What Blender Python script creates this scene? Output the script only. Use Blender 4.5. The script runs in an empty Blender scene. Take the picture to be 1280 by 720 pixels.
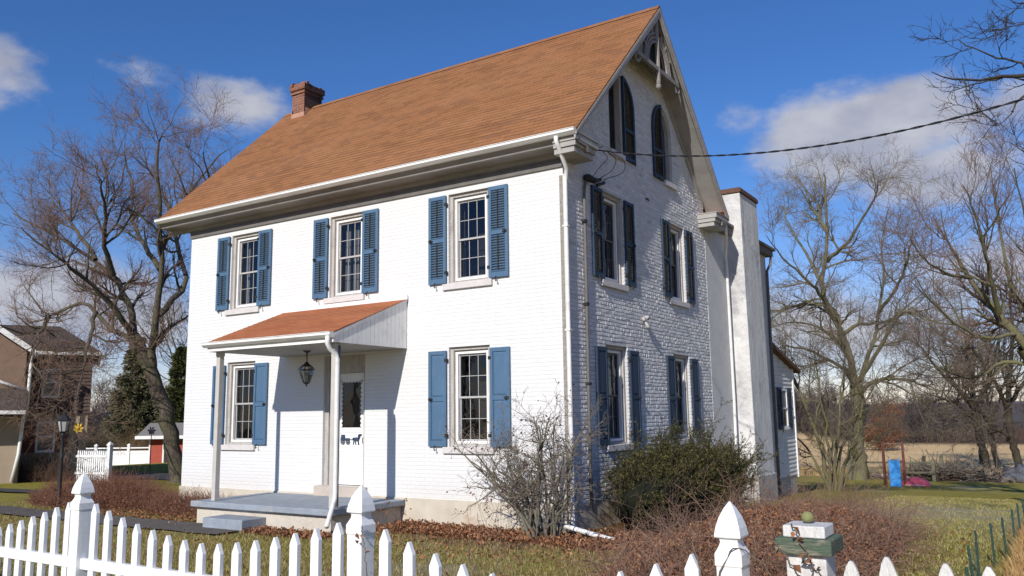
import bpy, bmesh, math, random
import numpy as np
from mathutils import Vector, Matrix

rad = math.radians
scene = bpy.context.scene
COL = scene.collection
RNG = np.random.default_rng(7)
random.seed(7)
VR = np.array([.8419, .5396, 0.])      # view-right on the ground, used only to lay trees out in depth
VD = np.array([-.5396, .8419, 0.])

# ------------------------------------------------------------------ terrain
def sm(a, b, x):
    t = np.clip((x - a) / (b - a), 0, 1)
    return t * t * (3 - 2 * t)
TY = [2, 8, 14.3, 26, 43, 100, 180, 320]
TZ = [.0, -.22, -.56, -1.25, -1.85, -2.45, -2.6, -2.6]
def ground_h(x, y):
    x = np.asarray(x, float); y = np.asarray(y, float)
    z = .25 + .2 * sm(-3.5, -8, y)
    k = sm(-32, -12, x)
    return z + np.interp(y, TY, TZ) * k + (1 - k) * (-.25) * sm(-14, -30, x) - .4 * sm(-31, -42, x) * (1 - k)
def gh(x, y): return float(ground_h(x, y))

# ------------------------------------------------------------------ node helpers
class NT:
    def __init__(s, m):
        s.t = m.node_tree; s.n = s.t.nodes; s.l = s.t.links
    def new(s, kind, **kw):
        n = s.n.new(kind)
        for k, v in kw.items():
            if k.startswith('i_'):
                key = k[2:]
                key = int(key) if key.isdigit() else key.replace('_', ' ')
                n.inputs[key].default_value = v
            else: setattr(n, k, v)
        return n
    def link(s, a, b): s.l.new(a, b)
    def math(s, op, a, b=None, c=None, clamp=False):
        n = s.n.new('ShaderNodeMath'); n.operation = op; n.use_clamp = clamp
        for i, v in enumerate((a, b, c)):
            if v is None: continue
            if isinstance(v, (int, float)): n.inputs[i].default_value = v
            else: s.link(v, n.inputs[i])
        return n.outputs[0]
    def mix(s, fac, a, b, blend='MIX'):
        n = s.n.new('ShaderNodeMix'); n.data_type = 'RGBA'; n.blend_type = blend
        for key, v in ((0, fac), (6, a), (7, b)):
            if isinstance(v, (int, float)): n.inputs[key].default_value = v
            elif isinstance(v, tuple): n.inputs[key].default_value = (*v[:3], 1)
            else: s.link(v, n.inputs[key])
        return n.outputs[2]
    def noise(s, vec, scale, detail=5, rough=.55, dim='3D'):
        n = s.n.new('ShaderNodeTexNoise'); n.noise_dimensions = dim
        n.inputs['Scale'].default_value = scale; n.inputs['Detail'].default_value = detail
        n.inputs['Roughness'].default_value = rough
        if vec is not None: s.link(vec, n.inputs['Vector'])
        return n.outputs['Fac']
    def ramp(s, fac, stops):
        n = s.n.new('ShaderNodeValToRGB'); r = n.color_ramp
        while len(r.elements) > 1: r.elements.remove(r.elements[-1])
        for i, (p, c) in enumerate(stops):
            e = r.elements[0] if i == 0 else r.elements.new(p)
            e.position = p; e.color = (*c, 1) if len(c) == 3 else c
        s.link(fac, n.inputs[0]); return n.outputs[0]
    def smooth(s, v, a, b):
        n = s.n.new('ShaderNodeMapRange'); n.interpolation_type = 'SMOOTHSTEP'
        s.link(v, n.inputs[0]); n.inputs[1].default_value = a; n.inputs[2].default_value = b
        return n.outputs[0]
    def coord(s, kind='Object'):
        return s.n.new('ShaderNodeTexCoord').outputs[kind]
    def scalev(s, vec, x, y, z):
        n = s.n.new('ShaderNodeVectorMath'); n.operation = 'MULTIPLY'
        s.link(vec, n.inputs[0]); n.inputs[1].default_value = (x, y, z); return n.outputs[0]
    def bump(s, h, dist, strength=1., normal=None):
        n = s.n.new('ShaderNodeBump'); n.inputs['Strength'].default_value = strength
        n.inputs['Distance'].default_value = dist; s.link(h, n.inputs['Height'])
        if normal is not None: s.link(normal, n.inputs['Normal'])
        return n.outputs[0]

def new_mat(name):
    m = bpy.data.materials.new(name); m.use_nodes = True
    t = NT(m); b = t.n['Principled BSDF']
    return m, t, b
def setc(t, b, col):
    if isinstance(col, tuple): b.inputs['Base Color'].default_value = (*col[:3], 1)
    else: t.link(col, b.inputs['Base Color'])

def M(name, c1, c2=None, scale=8., rough=.75, bump=0., bscale=60., spec=.3, metal=0., stretch=(1, 1, 1), grime=None, gscale=2., gamt=.4):
    """two-tone noise paint with a fine bump; optional large grime patches"""
    m, t, b = new_mat(name)
    v = t.scalev(t.coord(), *stretch)
    c2 = c2 or tuple(x * .8 for x in c1)
    f = t.noise(v, scale, 6, .6)
    col = t.ramp(f, [(.3, c1), (.7, c2)])
    if grime:
        g = t.smooth(t.noise(v, gscale, 6, .65), .52, .72)
        col = t.mix(t.math('MULTIPLY', g, gamt), col, grime)
    setc(t, b, col)
    b.inputs['Roughness'].default_value = rough; b.inputs['Metallic'].default_value = metal
    b.inputs['Specular IOR Level'].default_value = spec
    if bump: t.link(t.bump(t.noise(v, bscale, 4, .6), bump), b.inputs['Normal'])
    return m

def M_island(name, cols, rough=.8, transl=0., spec=.2):
    """each loose piece (leaf, blade, twig) takes its own tone"""
    m, t, b = new_mat(name)
    g = t.n.new('ShaderNodeNewGeometry')
    n = len(cols)
    col = t.ramp(g.outputs['Random Per Island'], [(i / max(1, n - 1), c) for i, c in enumerate(cols)])
    setc(t, b, col); b.inputs['Roughness'].default_value = rough
    b.inputs['Specular IOR Level'].default_value = spec
    if transl:
        tr = t.n.new('ShaderNodeBsdfTranslucent'); t.link(col, tr.inputs[0])
        mx = t.n.new('ShaderNodeMixShader'); mx.inputs[0].default_value = transl
        t.link(b.outputs[0], mx.inputs[1]); t.link(tr.outputs[0], mx.inputs[2])
        t.link(mx.outputs[0], t.n['Material Output'].inputs[0])
    return m

def M_brick(name, axis, c1, c2, mortar, dist, tonevar=.1, bw=.215, rh=.072, ms=.011, grime=(.45, .42, .38), gamt=.35, foot=None):
    m, t, b = new_mat(name)
    co = t.coord(); sx = t.n.new('ShaderNodeSeparateXYZ'); t.link(co, sx.inputs[0])
    cb = t.n.new('ShaderNodeCombineXYZ')
    t.link(sx.outputs[axis], cb.inputs[0]); t.link(sx.outputs[2], cb.inputs[1])
    # slightly wobbly courses
    wob = t.n.new('ShaderNodeTexNoise'); wob.inputs['Scale'].default_value = 3.; wob.inputs['Detail'].default_value = 3
    t.link(co, wob.inputs['Vector'])
    wv = t.n.new('ShaderNodeVectorMath'); wv.operation = 'MULTIPLY_ADD'
    t.link(wob.outputs['Color'], wv.inputs[0]); wv.inputs[1].default_value = (.012, .012, 0); t.link(cb.outputs[0], wv.inputs[2])
    br = t.n.new('ShaderNodeTexBrick'); t.link(wv.outputs[0], br.inputs['Vector'])
    br.inputs['Color1'].default_value = (0, 0, 0, 1); br.inputs['Color2'].default_value = (1, 1, 1, 1); br.inputs['Mortar'].default_value = (.5, .5, .5, 1)
    br.inputs['Scale'].default_value = 1.; br.inputs['Brick Width'].default_value = bw; br.inputs['Row Height'].default_value = rh
    br.inputs['Mortar Size'].default_value = ms; br.inputs['Mortar Smooth'].default_value = .55
    tone = br.outputs['Color']; mf = br.outputs['Fac']
    n1 = t.noise(co, 45, 5, .65)
    brickc = t.mix(t.math('MULTIPLY', tone, tonevar * 4), c1, c2)
    col = t.mix(t.math('MULTIPLY', mf, .55), brickc, mortar)
    g = t.smooth(t.noise(t.scalev(co, 1, 1, .5), 1.7, 7, .7), .5, .75)
    col = t.mix(t.math('MULTIPLY', g, gamt), col, grime)
    if foot:
        sk = t.smooth(t.noise(t.scalev(co, 9, 9, .35), 1.2, 6, .65), .56, .78)
        col = t.mix(t.math('MULTIPLY', sk, .22), col, (.46, .44, .41))
        pk = t.smooth(t.noise(t.scalev(co, 1, 1, 2.2), 7.5, 6, .7), .64, .70)
        col = t.mix(t.math('MULTIPLY', pk, .35), col, (.42, .38, .35))
        fz = t.n.new('ShaderNodeMapRange'); t.link(sx.outputs[2], fz.inputs[0])
        fz.inputs[1].default_value = foot[1]; fz.inputs[2].default_value = foot[0]
        f = t.math('MULTIPLY', fz.outputs[0], t.noise(co, 6, 6, .7), clamp=True)
        col = t.mix(t.math('MULTIPLY', f, .8), col, foot[2])
    setc(t, b, col)
    b.inputs['Roughness'].default_value = .7; b.inputs['Specular IOR Level'].default_value = .25
    h = t.math('SUBTRACT', 1., mf)
    h = t.math('ADD', h, t.math('MULTIPLY', tone, .55))
    h = t.math('ADD', h, t.math('MULTIPLY', n1, .6))
    h = t.math('ADD', h, t.math('MULTIPLY', t.noise(co, 9, 4, .6), .7))
    t.link(t.bump(h, dist), b.inputs['Normal'])
    return m

def M_shingle(name, c1, c2, slope):
    m, t, b = new_mat(name)
    co = t.coord(); sx = t.n.new('ShaderNodeSeparateXYZ'); t.link(co, sx.inputs[0])
    cb = t.n.new('ShaderNodeCombineXYZ'); t.link(sx.outputs[0], cb.inputs[0])
    t.link(t.math('MULTIPLY', sx.outputs[1], slope), cb.inputs[1])
    br = t.n.new('ShaderNodeTexBrick'); t.link(cb.outputs[0], br.inputs['Vector'])
    br.inputs['Color1'].default_value = (0, 0, 0, 1); br.inputs['Color2'].default_value = (1, 1, 1, 1); br.inputs['Mortar'].default_value = (.5, .5, .5, 1)
    br.inputs['Scale'].default_value = 1; br.inputs['Brick Width'].default_value = .3; br.inputs['Row Height'].default_value = .135
    br.inputs['Mortar Size'].default_value = .006; br.inputs['Mortar Smooth'].default_value = .1
    tone = br.outputs['Color']
    streak = t.noise(t.scalev(co, .8, 2.2, 2.2), 1.4, 6, .7)
    f = t.math('ADD', t.math('MULTIPLY', tone, .4), t.math('MULTIPLY', streak, .6))
    f = t.math('ADD', f, t.math('MULTIPLY', t.math('SUBTRACT', t.noise(t.scalev(co, 1., 1.8, 1.8), 16, 4, .7), .5), .55))
    col = t.ramp(f, [(.28, c2), (.5, c1), (.74, tuple(x * 1.1 for x in c1))])
    dk = t.smooth(t.noise(t.scalev(co, .7, 3.5, 3.5), 3.3, 5, .6), .58, .74)
    col = t.mix(t.math('MULTIPLY', dk, .3), col, (.15, .085, .055))
    big = t.smooth(t.noise(t.scalev(co, .45, 1., 1.), .9, 5, .6), .4, .72)
    col = t.mix(t.math('MULTIPLY', big, .3), col, tuple(min(1, q * 1.25 + .03) for q in c1))
    col = t.mix(t.math('MULTIPLY', br.outputs['Fac'], .45), col, (.07, .04, .025))
    setc(t, b, col); b.inputs['Roughness'].default_value = .92; b.inputs['Specular IOR Level'].default_value = .15
    h = t.math('ADD', t.math('MULTIPLY', tone, .5), t.noise(co, 160, 3, .7))
    t.link(t.bump(h, .004), b.inputs['Normal'])
    return m

def M_bark(name, c1, c2, moss=None, mossamt=.6, sc=6., bump=.03):
    m, t, b = new_mat(name)
    co = t.coord(); v = t.scalev(co, 3.2, 3.2, .6)
    f = t.noise(v, sc, 6, .65)
    col = t.ramp(f, [(.32, c1), (.66, c2)])
    if moss:
        g = t.smooth(t.noise(co, 2.3, 5, .6), .42, .62)
        col = t.mix(t.math('MULTIPLY', g, mossamt), col, moss)
    setc(t, b, col); b.inputs['Roughness'].default_value = .9; b.inputs['Specular IOR Level'].default_value = .15
    t.link(t.bump(f, bump), b.inputs['Normal'])
    return m

def M_glass(name, tint=(.55, .58, .6)):
    m, t, b = new_mat(name)
    t.n.remove(b)
    gl = t.n.new('ShaderNodeBsdfGlossy'); gl.inputs['Roughness'].default_value = .025
    gl.inputs['Color'].default_value = (.9, .93, 1, 1)
    t.link(t.bump(t.noise(t.coord(), 2.2, 2, .5), .012), gl.inputs['Normal'])
    tr = t.n.new('ShaderNodeBsdfTransparent'); tr.inputs[0].default_value = (*tint, 1)
    fr = t.n.new('ShaderNodeFresnel'); fr.inputs[0].default_value = 1.5
    mx = t.n.new('ShaderNodeMixShader')
    t.link(t.math('ADD', t.math('MULTIPLY', fr.outputs[0], .95), .01, clamp=True), mx.inputs[0])
    t.link(tr.outputs[0], mx.inputs[1]); t.link(gl.outputs[0], mx.inputs[2])
    t.link(mx.outputs[0], t.n['Material Output'].inputs[0])
    return m

# ------------------------------------------------------------------ mesh helpers
class Fr:
    """a facade frame: u along the wall, w out of it, z up"""
    def __init__(s, o, u, w): s.o = Vector(o); s.u = Vector(u); s.w = Vector(w)
    def __call__(s, u, w, z): return s.o + s.u * u + s.w * w + Vector((0, 0, z))
FRONT = Fr((0, 0, 0), (1, 0, 0), (0, -1, 0))
GABLE = Fr((0, 0, 0), (0, 1, 0), (1, 0, 0))
WORLD = Fr((0, 0, 0), (1, 0, 0), (0, 1, 0))

class MB:
    def __init__(s): s.v = []; s.f = []; s.m = []; s.mi = 0
    def add(s, vs, fs):
        b = len(s.v); s.v += [tuple(p) for p in vs]
        for f in fs: s.f.append(tuple(i + b for i in f)); s.m.append(s.mi)
        return s
    def box(s, fr, u0, u1, w0, w1, z0, z1):
        p = [fr(u, w, z) for z in (z0, z1) for w in (w0, w1) for u in (u0, u1)]
        return s.add(p, [(0, 2, 3, 1), (4, 5, 7, 6), (0, 1, 5, 4), (2, 6, 7, 3), (0, 4, 6, 2), (1, 3, 7, 5)])
    def bx(s, x0, x1, y0, y1, z0, z1): return s.box(WORLD, x0, x1, y0, y1, z0, z1)
    def obox(s, c, ax, half):
        c = Vector(c); A = [Vector(a).normalized() * h for a, h in zip(ax, half)]
        p = [c + A[0] * i + A[1] * j + A[2] * k for k in (-1, 1) for j in (-1, 1) for i in (-1, 1)]
        return s.add(p, [(0, 2, 3, 1), (4, 5, 7, 6), (0, 1, 5, 4), (2, 6, 7, 3), (0, 4, 6, 2), (1, 3, 7, 5)])
    def prism(s, fr, pts, w0, w1):
        """polygon (u,z) extruded from w0 to w1"""
        n = len(pts)
        p = [fr(u, w0, z) for u, z in pts] + [fr(u, w1, z) for u, z in pts]
        return s.add(p, [tuple(range(n)), tuple(range(2 * n - 1, n - 1, -1))] + [(i, (i + 1) % n, n + (i + 1) % n, n + i) for i in range(n)])
    def extrude(s, pts3, d):
        n = len(pts3); d = Vector(d)
        p = [Vector(q) for q in pts3] + [Vector(q) + d for q in pts3]
        return s.add(p, [tuple(range(n)), tuple(range(2 * n - 1, n - 1, -1))] + [(i, (i + 1) % n, n + (i + 1) % n, n + i) for i in range(n)])
    def tube(s, pts, r, n=8, cap=True):
        pts = [Vector(p) for p in pts]; k = len(pts)
        rs = r if isinstance(r, (list, tuple)) else [r] * k
        rings = []; ref = None
        for i in range(k):
            t = (pts[min(i + 1, k - 1)] - pts[max(i - 1, 0)]).normalized()
            if ref is None:
                ref = Vector((0, 0, 1)) if abs(t.z) < .9 else Vector((1, 0, 0))
            a = (ref - t * ref.dot(t)).normalized(); ref = a; b = t.cross(a)
            rings.append([pts[i] + (a * math.cos(2 * math.pi * j / n) + b * math.sin(2 * math.pi * j / n)) * rs[i] for j in range(n)])
        vs = [p for ring in rings for p in ring]
        fs = [(i * n + j, i * n + (j + 1) % n, (i + 1) * n + (j + 1) % n, (i + 1) * n + j) for i in range(k - 1) for j in range(n)]
        if cap: fs += [tuple(range(n))[::-1], tuple(range((k - 1) * n, k * n))]
        return s.add(vs, fs)
    def lathe(s, c, prof, n=16, square=False):
        """(radius, z) rings round a vertical axis; square=True makes four-sided rings"""
        c = Vector(c); n = 4 if square else n
        vs = []
        for r, z in prof:
            for j in range(n):
                a = 2 * math.pi * (j + (.5 if square else 0)) / n
                q = r * (math.sqrt(2) if square else 1)
                vs.append(c + Vector((math.cos(a) * q, math.sin(a) * q, z)))
        k = len(prof)
        fs = [(i * n + j, i * n + (j + 1) % n, (i + 1) * n + (j + 1) % n, (i + 1) * n + j) for i in range(k - 1) for j in range(n)]
        fs += [tuple(range(n))[::-1], tuple(range((k - 1) * n, k * n))]
        return s.add(vs, fs)
    def blob(s, c, r, n=18, amp=.15, seed=0, fl=None):
        g = np.random.default_rng(seed); ph = g.uniform(0, 6.28, (6, 2)); fq = g.integers(1, 6, (6, 2))
        vs = []; k = n // 2 + 1
        for i in range(k):
            th = math.pi * i / (k - 1)
            for j in range(n):
                a = 2 * math.pi * j / n
                q = 1 + amp * sum(math.sin(fq[m, 0] * a + ph[m, 0]) * math.sin(fq[m, 1] * th + ph[m, 1]) for m in range(6)) / 2.5
                z = math.cos(th) * r[2] * q
                if fl is not None: z = max(z, fl)
                vs.append((c[0] + math.sin(th) * math.cos(a) * r[0] * q, c[1] + math.sin(th) * math.sin(a) * r[1] * q, c[2] + z))
        fs = [(i * n + j, i * n + (j + 1) % n, (i + 1) * n + (j + 1) % n, (i + 1) * n + j) for i in range(k - 1) for j in range(n)]
        return s.add(vs, fs)
    def build(s, name, mats, parent=None, smooth=False, bevel=0., recalc=True):
        me = bpy.data.meshes.new(name); me.from_pydata(s.v, [], s.f)
        mats = mats if isinstance(mats, (list, tuple)) else [mats]
        for m in mats: me.materials.append(m)
        if len(mats) > 1: me.polygons.foreach_set('material_index', s.m)
        if recalc:
            bm = bmesh.new(); bm.from_mesh(me)
            bmesh.ops.recalc_face_normals(bm, faces=bm.faces); bm.to_mesh(me); bm.free()
        if smooth: me.polygons.foreach_set('use_smooth', [True] * len(me.polygons))
        o = bpy.data.objects.new(name, me); COL.objects.link(o)
        if parent is not None: adopt(o, parent)
        if bevel:
            b = o.modifiers.new('bevel', 'BEVEL'); b.width = bevel; b.segments = 2; b.limit_method = 'ANGLE'; b.angle_limit = rad(40)
        return o

ROOTLOC = {}
def adopt(o, parent):
    o.parent = parent
    L = ROOTLOC.get(parent.name)
    if L is not None: o.matrix_parent_inverse = L.inverted()
    ROOTLOC[o.name] = Matrix.Identity(4) if L is not None else None
def tag(o, label, cat, group=None, kind=None):
    o['label'] = label; o['category'] = cat
    if group: o['group'] = group
    if kind: o['kind'] = kind
    return o
def thing(name, label, cat, loc=(0, 0, 0), group=None):
    """an Empty at the base of a thing; its parts are modelled in world coordinates and parented to it"""
    o = bpy.data.objects.new(name, None); COL.objects.link(o); o.location = loc
    o.empty_display_size = .2
    ROOTLOC[o.name] = Matrix.Translation(Vector(loc))
    return tag(o, label, cat, group)
def local_thing(name, label, cat, loc=(0, 0, 0), rz=0., group=None):
    """an Empty whose parts are modelled in its own coordinates (so that it can be copied)"""
    o = bpy.data.objects.new(name, None); COL.objects.link(o); o.location = loc; o.rotation_euler = (0, 0, rz)
    o.empty_display_size = .2
    return tag(o, label, cat, group)
def structure(o): o['kind'] = 'structure'; return o

def np_mesh(name, verts, faces, mat, parent=None, smooth=False, mats=None, mi=None):
    """faces: (N,3) or (N,4) int array"""
    verts = np.asarray(verts, np.float32); faces = np.asarray(faces, np.int32)
    me = bpy.data.meshes.new(name)
    me.vertices.add(len(verts)); me.vertices.foreach_set('co', verts.ravel())
    k = faces.shape[1]
    me.loops.add(faces.size); me.loops.foreach_set('vertex_index', faces.ravel())
    me.polygons.add(len(faces)); me.polygons.foreach_set('loop_start', np.arange(0, faces.size, k, dtype=np.int32))
    me.polygons.foreach_set('loop_total', np.full(len(faces), k, np.int32))
    if smooth: me.polygons.foreach_set('use_smooth', np.ones(len(faces), bool))
    for m in (mats or [mat]): me.materials.append(m)
    if mi is not None: me.polygons.foreach_set('material_index', np.asarray(mi, np.int32))
    me.update(calc_edges=True)
    o = bpy.data.objects.new(name, me); COL.objects.link(o)
    if parent is not None: adopt(o, parent)
    return o

# ------------------------------------------------------------------ branch growing (numpy)
def unit(v): return v / np.maximum(np.linalg.norm(v, axis=-1, keepdims=True), 1e-9)
def resample(pts, rs, k, rng, wob=.0):
    P = np.array(pts, float); n = len(P)
    # Catmull-Rom through the given points
    t = np.linspace(0, n - 1, k); out = []
    Q = np.vstack([2 * P[0] - P[1], P, 2 * P[-1] - P[-2]])
    for tt in t:
        i = min(int(tt), n - 2); f = tt - i; a, b, c, d = Q[i], Q[i + 1], Q[i + 2], Q[i + 3]
        out.append(.5 * (2 * b + (c - a) * f + (2 * a - 5 * b + 4 * c - d) * f * f + (3 * b - a - 3 * c + d) * f ** 3))
    out = np.array(out)
    if wob: out[1:-1] += rng.normal(0, wob, out[1:-1].shape)
    return out, np.linspace(rs[0], rs[1], k)
def grow(P, R, n, ang, length, k, rf, rmax, trop, jit, t0, rng, rmin=.004, t1=1.0, flat=0.):
    """n children on each parent polyline P (N,k0,3), R (N,k0)"""
    N, k0, _ = P.shape
    idx = np.repeat(np.arange(N), n)
    t = rng.uniform(t0, t1, N * n); s = t * (k0 - 1); i = np.minimum(s.astype(int), k0 - 2); f = (s - i)[:, None]
    a = P[idx, i]; b = P[idx, i + 1]; pos = a * (1 - f) + b * f
    tan = unit(b - a)
    rr = R[idx, i] * (1 - f[:, 0]) + R[idx, i + 1] * f[:, 0]
    rnd = unit(rng.normal(size=(N * n, 3))); perp = unit(rnd - tan * (rnd * tan).sum(1, keepdims=True))
    an = np.radians(rng.uniform(ang[0], ang[1], N * n))[:, None]
    d = unit(tan * np.cos(an) + perp * np.sin(an))
    plen = np.linalg.norm(P[:, 1:] - P[:, :-1], axis=2).sum(1)[idx]
    if length[0] < 0: L = plen * rng.uniform(-length[0], length[1], N * n) * (1.1 - .6 * t)
    else: L = rng.uniform(length[0], length[1], N * n)
    st = (L / (k - 1))[:, None]
    out = np.zeros((N * n, k, 3)); out[:, 0] = pos
    up = np.array([0, 0, 1.])
    for j in range(1, k):
        d = unit(d + rng.normal(0, jit, d.shape) + up * trop)
        if flat: d[:, 2] *= (1 - flat); d = unit(d)
        out[:, j] = out[:, j - 1] + d * st
    r0 = np.minimum(rr * rf, rmax); r0 = np.maximum(r0, rmin)
    RR = r0[:, None] * np.linspace(1, .35, k)[None]
    RR = np.maximum(RR, rmin * .6)
    return out, RR
def tubes(P, R, n):
    """verts and quads of many tubes at once"""
    N, k, _ = P.shape
    T = np.zeros_like(P); T[:, 1:-1] = P[:, 2:] - P[:, :-2]; T[:, 0] = P[:, 1] - P[:, 0]; T[:, -1] = P[:, -1] - P[:, -2]
    T = unit(T); m = T.mean(1)
    ref = np.where((np.abs(m[:, 2]) < .8)[:, None], np.array([0, 0, 1.]), np.array([1., 0, 0]))[:, None, :]
    A = unit(ref - T * (ref * T).sum(2, keepdims=True)); B = np.cross(T, A)
    an = np.arange(n) * 2 * np.pi / n
    V = P[:, :, None, :] + R[:, :, None, None] * (A[:, :, None, :] * np.cos(an)[None, None, :, None] + B[:, :, None, :] * np.sin(an)[None, None, :, None])
    V = V.reshape(-1, 3)
    b = (np.arange(N) * k * n)[:, None, None] + (np.arange(k - 1) * n)[None, :, None]
    j = np.arange(n)[None, None, :]; j2 = (j + 1) % n
    F = np.stack([b + j, b + j2, b + n + j2, b + n + j], -1).reshape(-1, 4)
    return V, F
def tube_object(name, groups, mat, parent, smooth=True):
    Vs = []; Fs = []; off = 0
    for P, R, n in groups:
        V, F = tubes(P, R, n); Vs.append(V); Fs.append(F + off); off += len(V)
    return np_mesh(name, np.vstack(Vs), np.vstack(Fs), mat, parent, smooth)
def leaf_quads(pos, size, rng, nrm=None, aspect=.6, fold=.25, axis=None):
    """little folded leaves: 4 triangles... two quads per leaf sharing a rib"""
    N = len(pos); size = np.broadcast_to(size, (N,))
    ax = unit(rng.normal(size=(N, 3))) if axis is None else unit(axis)
    nr = unit(rng.normal(size=(N, 3))) if nrm is None else nrm
    sd = unit(np.cross(ax, nr)); nr = np.cross(sd, ax)
    a = ax * size[:, None]; s = sd * (size * aspect * .5)[:, None]; u = nr * (size * fold * .5)[:, None]
    V = np.stack([pos, pos + a * .5 + s + u, pos + a, pos + a * .5 - s + u], 1).reshape(-1, 3)
    b = np.arange(N)[:, None] * 4
    F = np.vstack([b + np.array([[0, 1, 2]]), b + np.array([[0, 2, 3]])])
    return V, F

# ------------------------------------------------------------------ materials
MAT = {}
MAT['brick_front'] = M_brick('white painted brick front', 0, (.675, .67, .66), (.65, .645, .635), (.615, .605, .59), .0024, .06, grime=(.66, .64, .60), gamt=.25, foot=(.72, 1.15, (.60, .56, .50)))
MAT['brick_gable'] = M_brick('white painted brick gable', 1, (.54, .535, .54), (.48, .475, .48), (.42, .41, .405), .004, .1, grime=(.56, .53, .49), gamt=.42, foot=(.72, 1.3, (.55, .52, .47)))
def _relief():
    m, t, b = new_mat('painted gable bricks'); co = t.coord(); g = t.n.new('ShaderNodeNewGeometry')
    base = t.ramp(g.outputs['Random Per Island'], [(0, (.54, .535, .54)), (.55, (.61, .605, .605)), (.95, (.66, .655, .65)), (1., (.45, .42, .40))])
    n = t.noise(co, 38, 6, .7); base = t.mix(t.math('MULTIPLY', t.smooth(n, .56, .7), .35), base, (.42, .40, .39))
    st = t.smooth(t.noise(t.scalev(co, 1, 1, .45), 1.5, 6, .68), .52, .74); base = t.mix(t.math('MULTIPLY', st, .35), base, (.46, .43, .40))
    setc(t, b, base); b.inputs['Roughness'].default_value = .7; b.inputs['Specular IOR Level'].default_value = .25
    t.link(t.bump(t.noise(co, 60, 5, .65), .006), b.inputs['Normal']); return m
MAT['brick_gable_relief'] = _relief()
MAT['stucco'] = M('white stucco', (.60, .595, .585), (.52, .51, .50), 3., .85, .02, 40, grime=(.50, .49, .48), gscale=1.4, gamt=.55)
MAT['stucco_worn'] = M('worn white stucco', (.68, .67, .65), (.48, .47, .46), 3.2, .9, .045, 14, grime=(.22, .22, .235), gscale=1.5, gamt=.85, stretch=(.5, 1.5, .45))
MAT['foundation'] = M('parged foundation', (.62, .56, .46), (.50, .44, .35), 2.2, .9, .012, 35, grime=(.36, .22, .13), gscale=1.3, gamt=.55, stretch=(1, 1, 1.5))
MAT['base_grey'] = M('grey cement base', (.42, .40, .37), (.33, .32, .30), 2.5, .9, .01, 35, grime=(.2, .18, .16), gscale=1.5)
MAT['roof'] = M_shingle('brown asphalt shingles', (.27, .122, .053), (.20, .092, .043), 1.41)
MAT['porch_roof'] = M_shingle('rust porch shingles', (.36, .13, .058), (.30, .103, .047), 1.07)
MAT['white'] = M('white trim paint', (.80, .79, .77), (.70, .69, .67), 5, .5, .003, 50, grime=(.5, .47, .43), gscale=2.5, gamt=.35)
MAT['gutter'] = M('white gutter enamel', (.78, .77, .75), (.68, .67, .64), 3, .4, .002, 30, grime=(.42, .38, .34), gscale=2.2, gamt=.5, stretch=(.5, 1, 3))
MAT['greige'] = M('weathered greige paint', (.50, .47, .43), (.36, .33, .30), 9, .8, .008, 70, grime=(.20, .17, .15), gscale=6, gamt=.5, stretch=(2, 2, .5))
MAT['sill'] = M('sill paint', (.62, .59, .57), (.54, .50, .48), 6, .75, .004, 60)
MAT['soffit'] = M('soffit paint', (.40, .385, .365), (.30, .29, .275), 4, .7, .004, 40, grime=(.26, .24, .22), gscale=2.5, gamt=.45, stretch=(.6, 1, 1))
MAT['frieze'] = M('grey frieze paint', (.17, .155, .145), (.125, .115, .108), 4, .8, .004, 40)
MAT['cornice'] = M('shaded grey cornice paint', (.29, .27, .25), (.21, .197, .18), 3, .75, .004, 40, grime=(.13, .115, .10), gscale=2, gamt=.5, stretch=(.5, 1, 1))  # trim colour darkened to carry the shade under the gutter
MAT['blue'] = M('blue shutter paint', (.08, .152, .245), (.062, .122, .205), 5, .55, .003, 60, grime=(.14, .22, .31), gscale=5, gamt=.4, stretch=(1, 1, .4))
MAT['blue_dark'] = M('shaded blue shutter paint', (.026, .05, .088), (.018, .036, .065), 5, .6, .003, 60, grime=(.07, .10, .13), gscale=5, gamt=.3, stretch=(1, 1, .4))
MAT['black'] = M('black iron', (.018, .018, .02), (.03, .028, .027), 20, .5, .003, 60)
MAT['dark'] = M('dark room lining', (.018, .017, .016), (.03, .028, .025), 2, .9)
MAT['curtain'] = M('pale curtain cloth', (.30, .295, .285), (.2, .195, .19), 4, .9, stretch=(6, 6, .3))
MAT['glass'] = M_glass('window glass', (.78, .80, .82))
MAT['sash'] = M('white sash paint', (.80, .79, .77), (.72, .71, .69), 8, .55, .002, 60)
MAT['porch_floor'] = M('blue grey porch paint', (.30, .335, .38), (.22, .25, .29), 5, .8, .008, 30, grime=(.40, .37, .33), gscale=3.2, gamt=.75)
MAT['porch_base'] = M('cream porch base', (.60, .55, .47), (.48, .42, .35), 2.6, .9, .014, 25, grime=(.30, .20, .13), gscale=2, gamt=.55)
MAT['post'] = M('porch post paint', (.52, .49, .45), (.45, .42, .385), 5, .65, .003, 50)
MAT['red_brick'] = M_brick('red chimney brick', 0, (.24, .085, .045), (.14, .05, .03), (.36, .28, .22), .008, .2, bw=.2, rh=.075, ms=.012, grime=(.30, .25, .2), gamt=.3)
MAT['red_brick_y'] = M_brick('shaded chimney brick', 1, (.06, .03, .022), (.035, .018, .014), (.09, .075, .065), .008, .2, bw=.2, rh=.075, ms=.012, grime=(.05, .045, .04), gamt=.5)  # darker copy of the chimney brick: shade painted onto its x-facing sides
MAT['flash'] = M('rusty flashing', (.45, .25, .16), (.36, .2, .14), 6, .6)
MAT['coping'] = M('dark brown coping', (.16, .085, .055), (.10, .055, .04), 8, .85, .008, 40)
MAT['siding'] = M('grey white siding', (.66, .65, .63), (.58, .57, .555), 3, .65, .003, 40, grime=(.42, .4, .38), gscale=3, gamt=.35)
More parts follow.
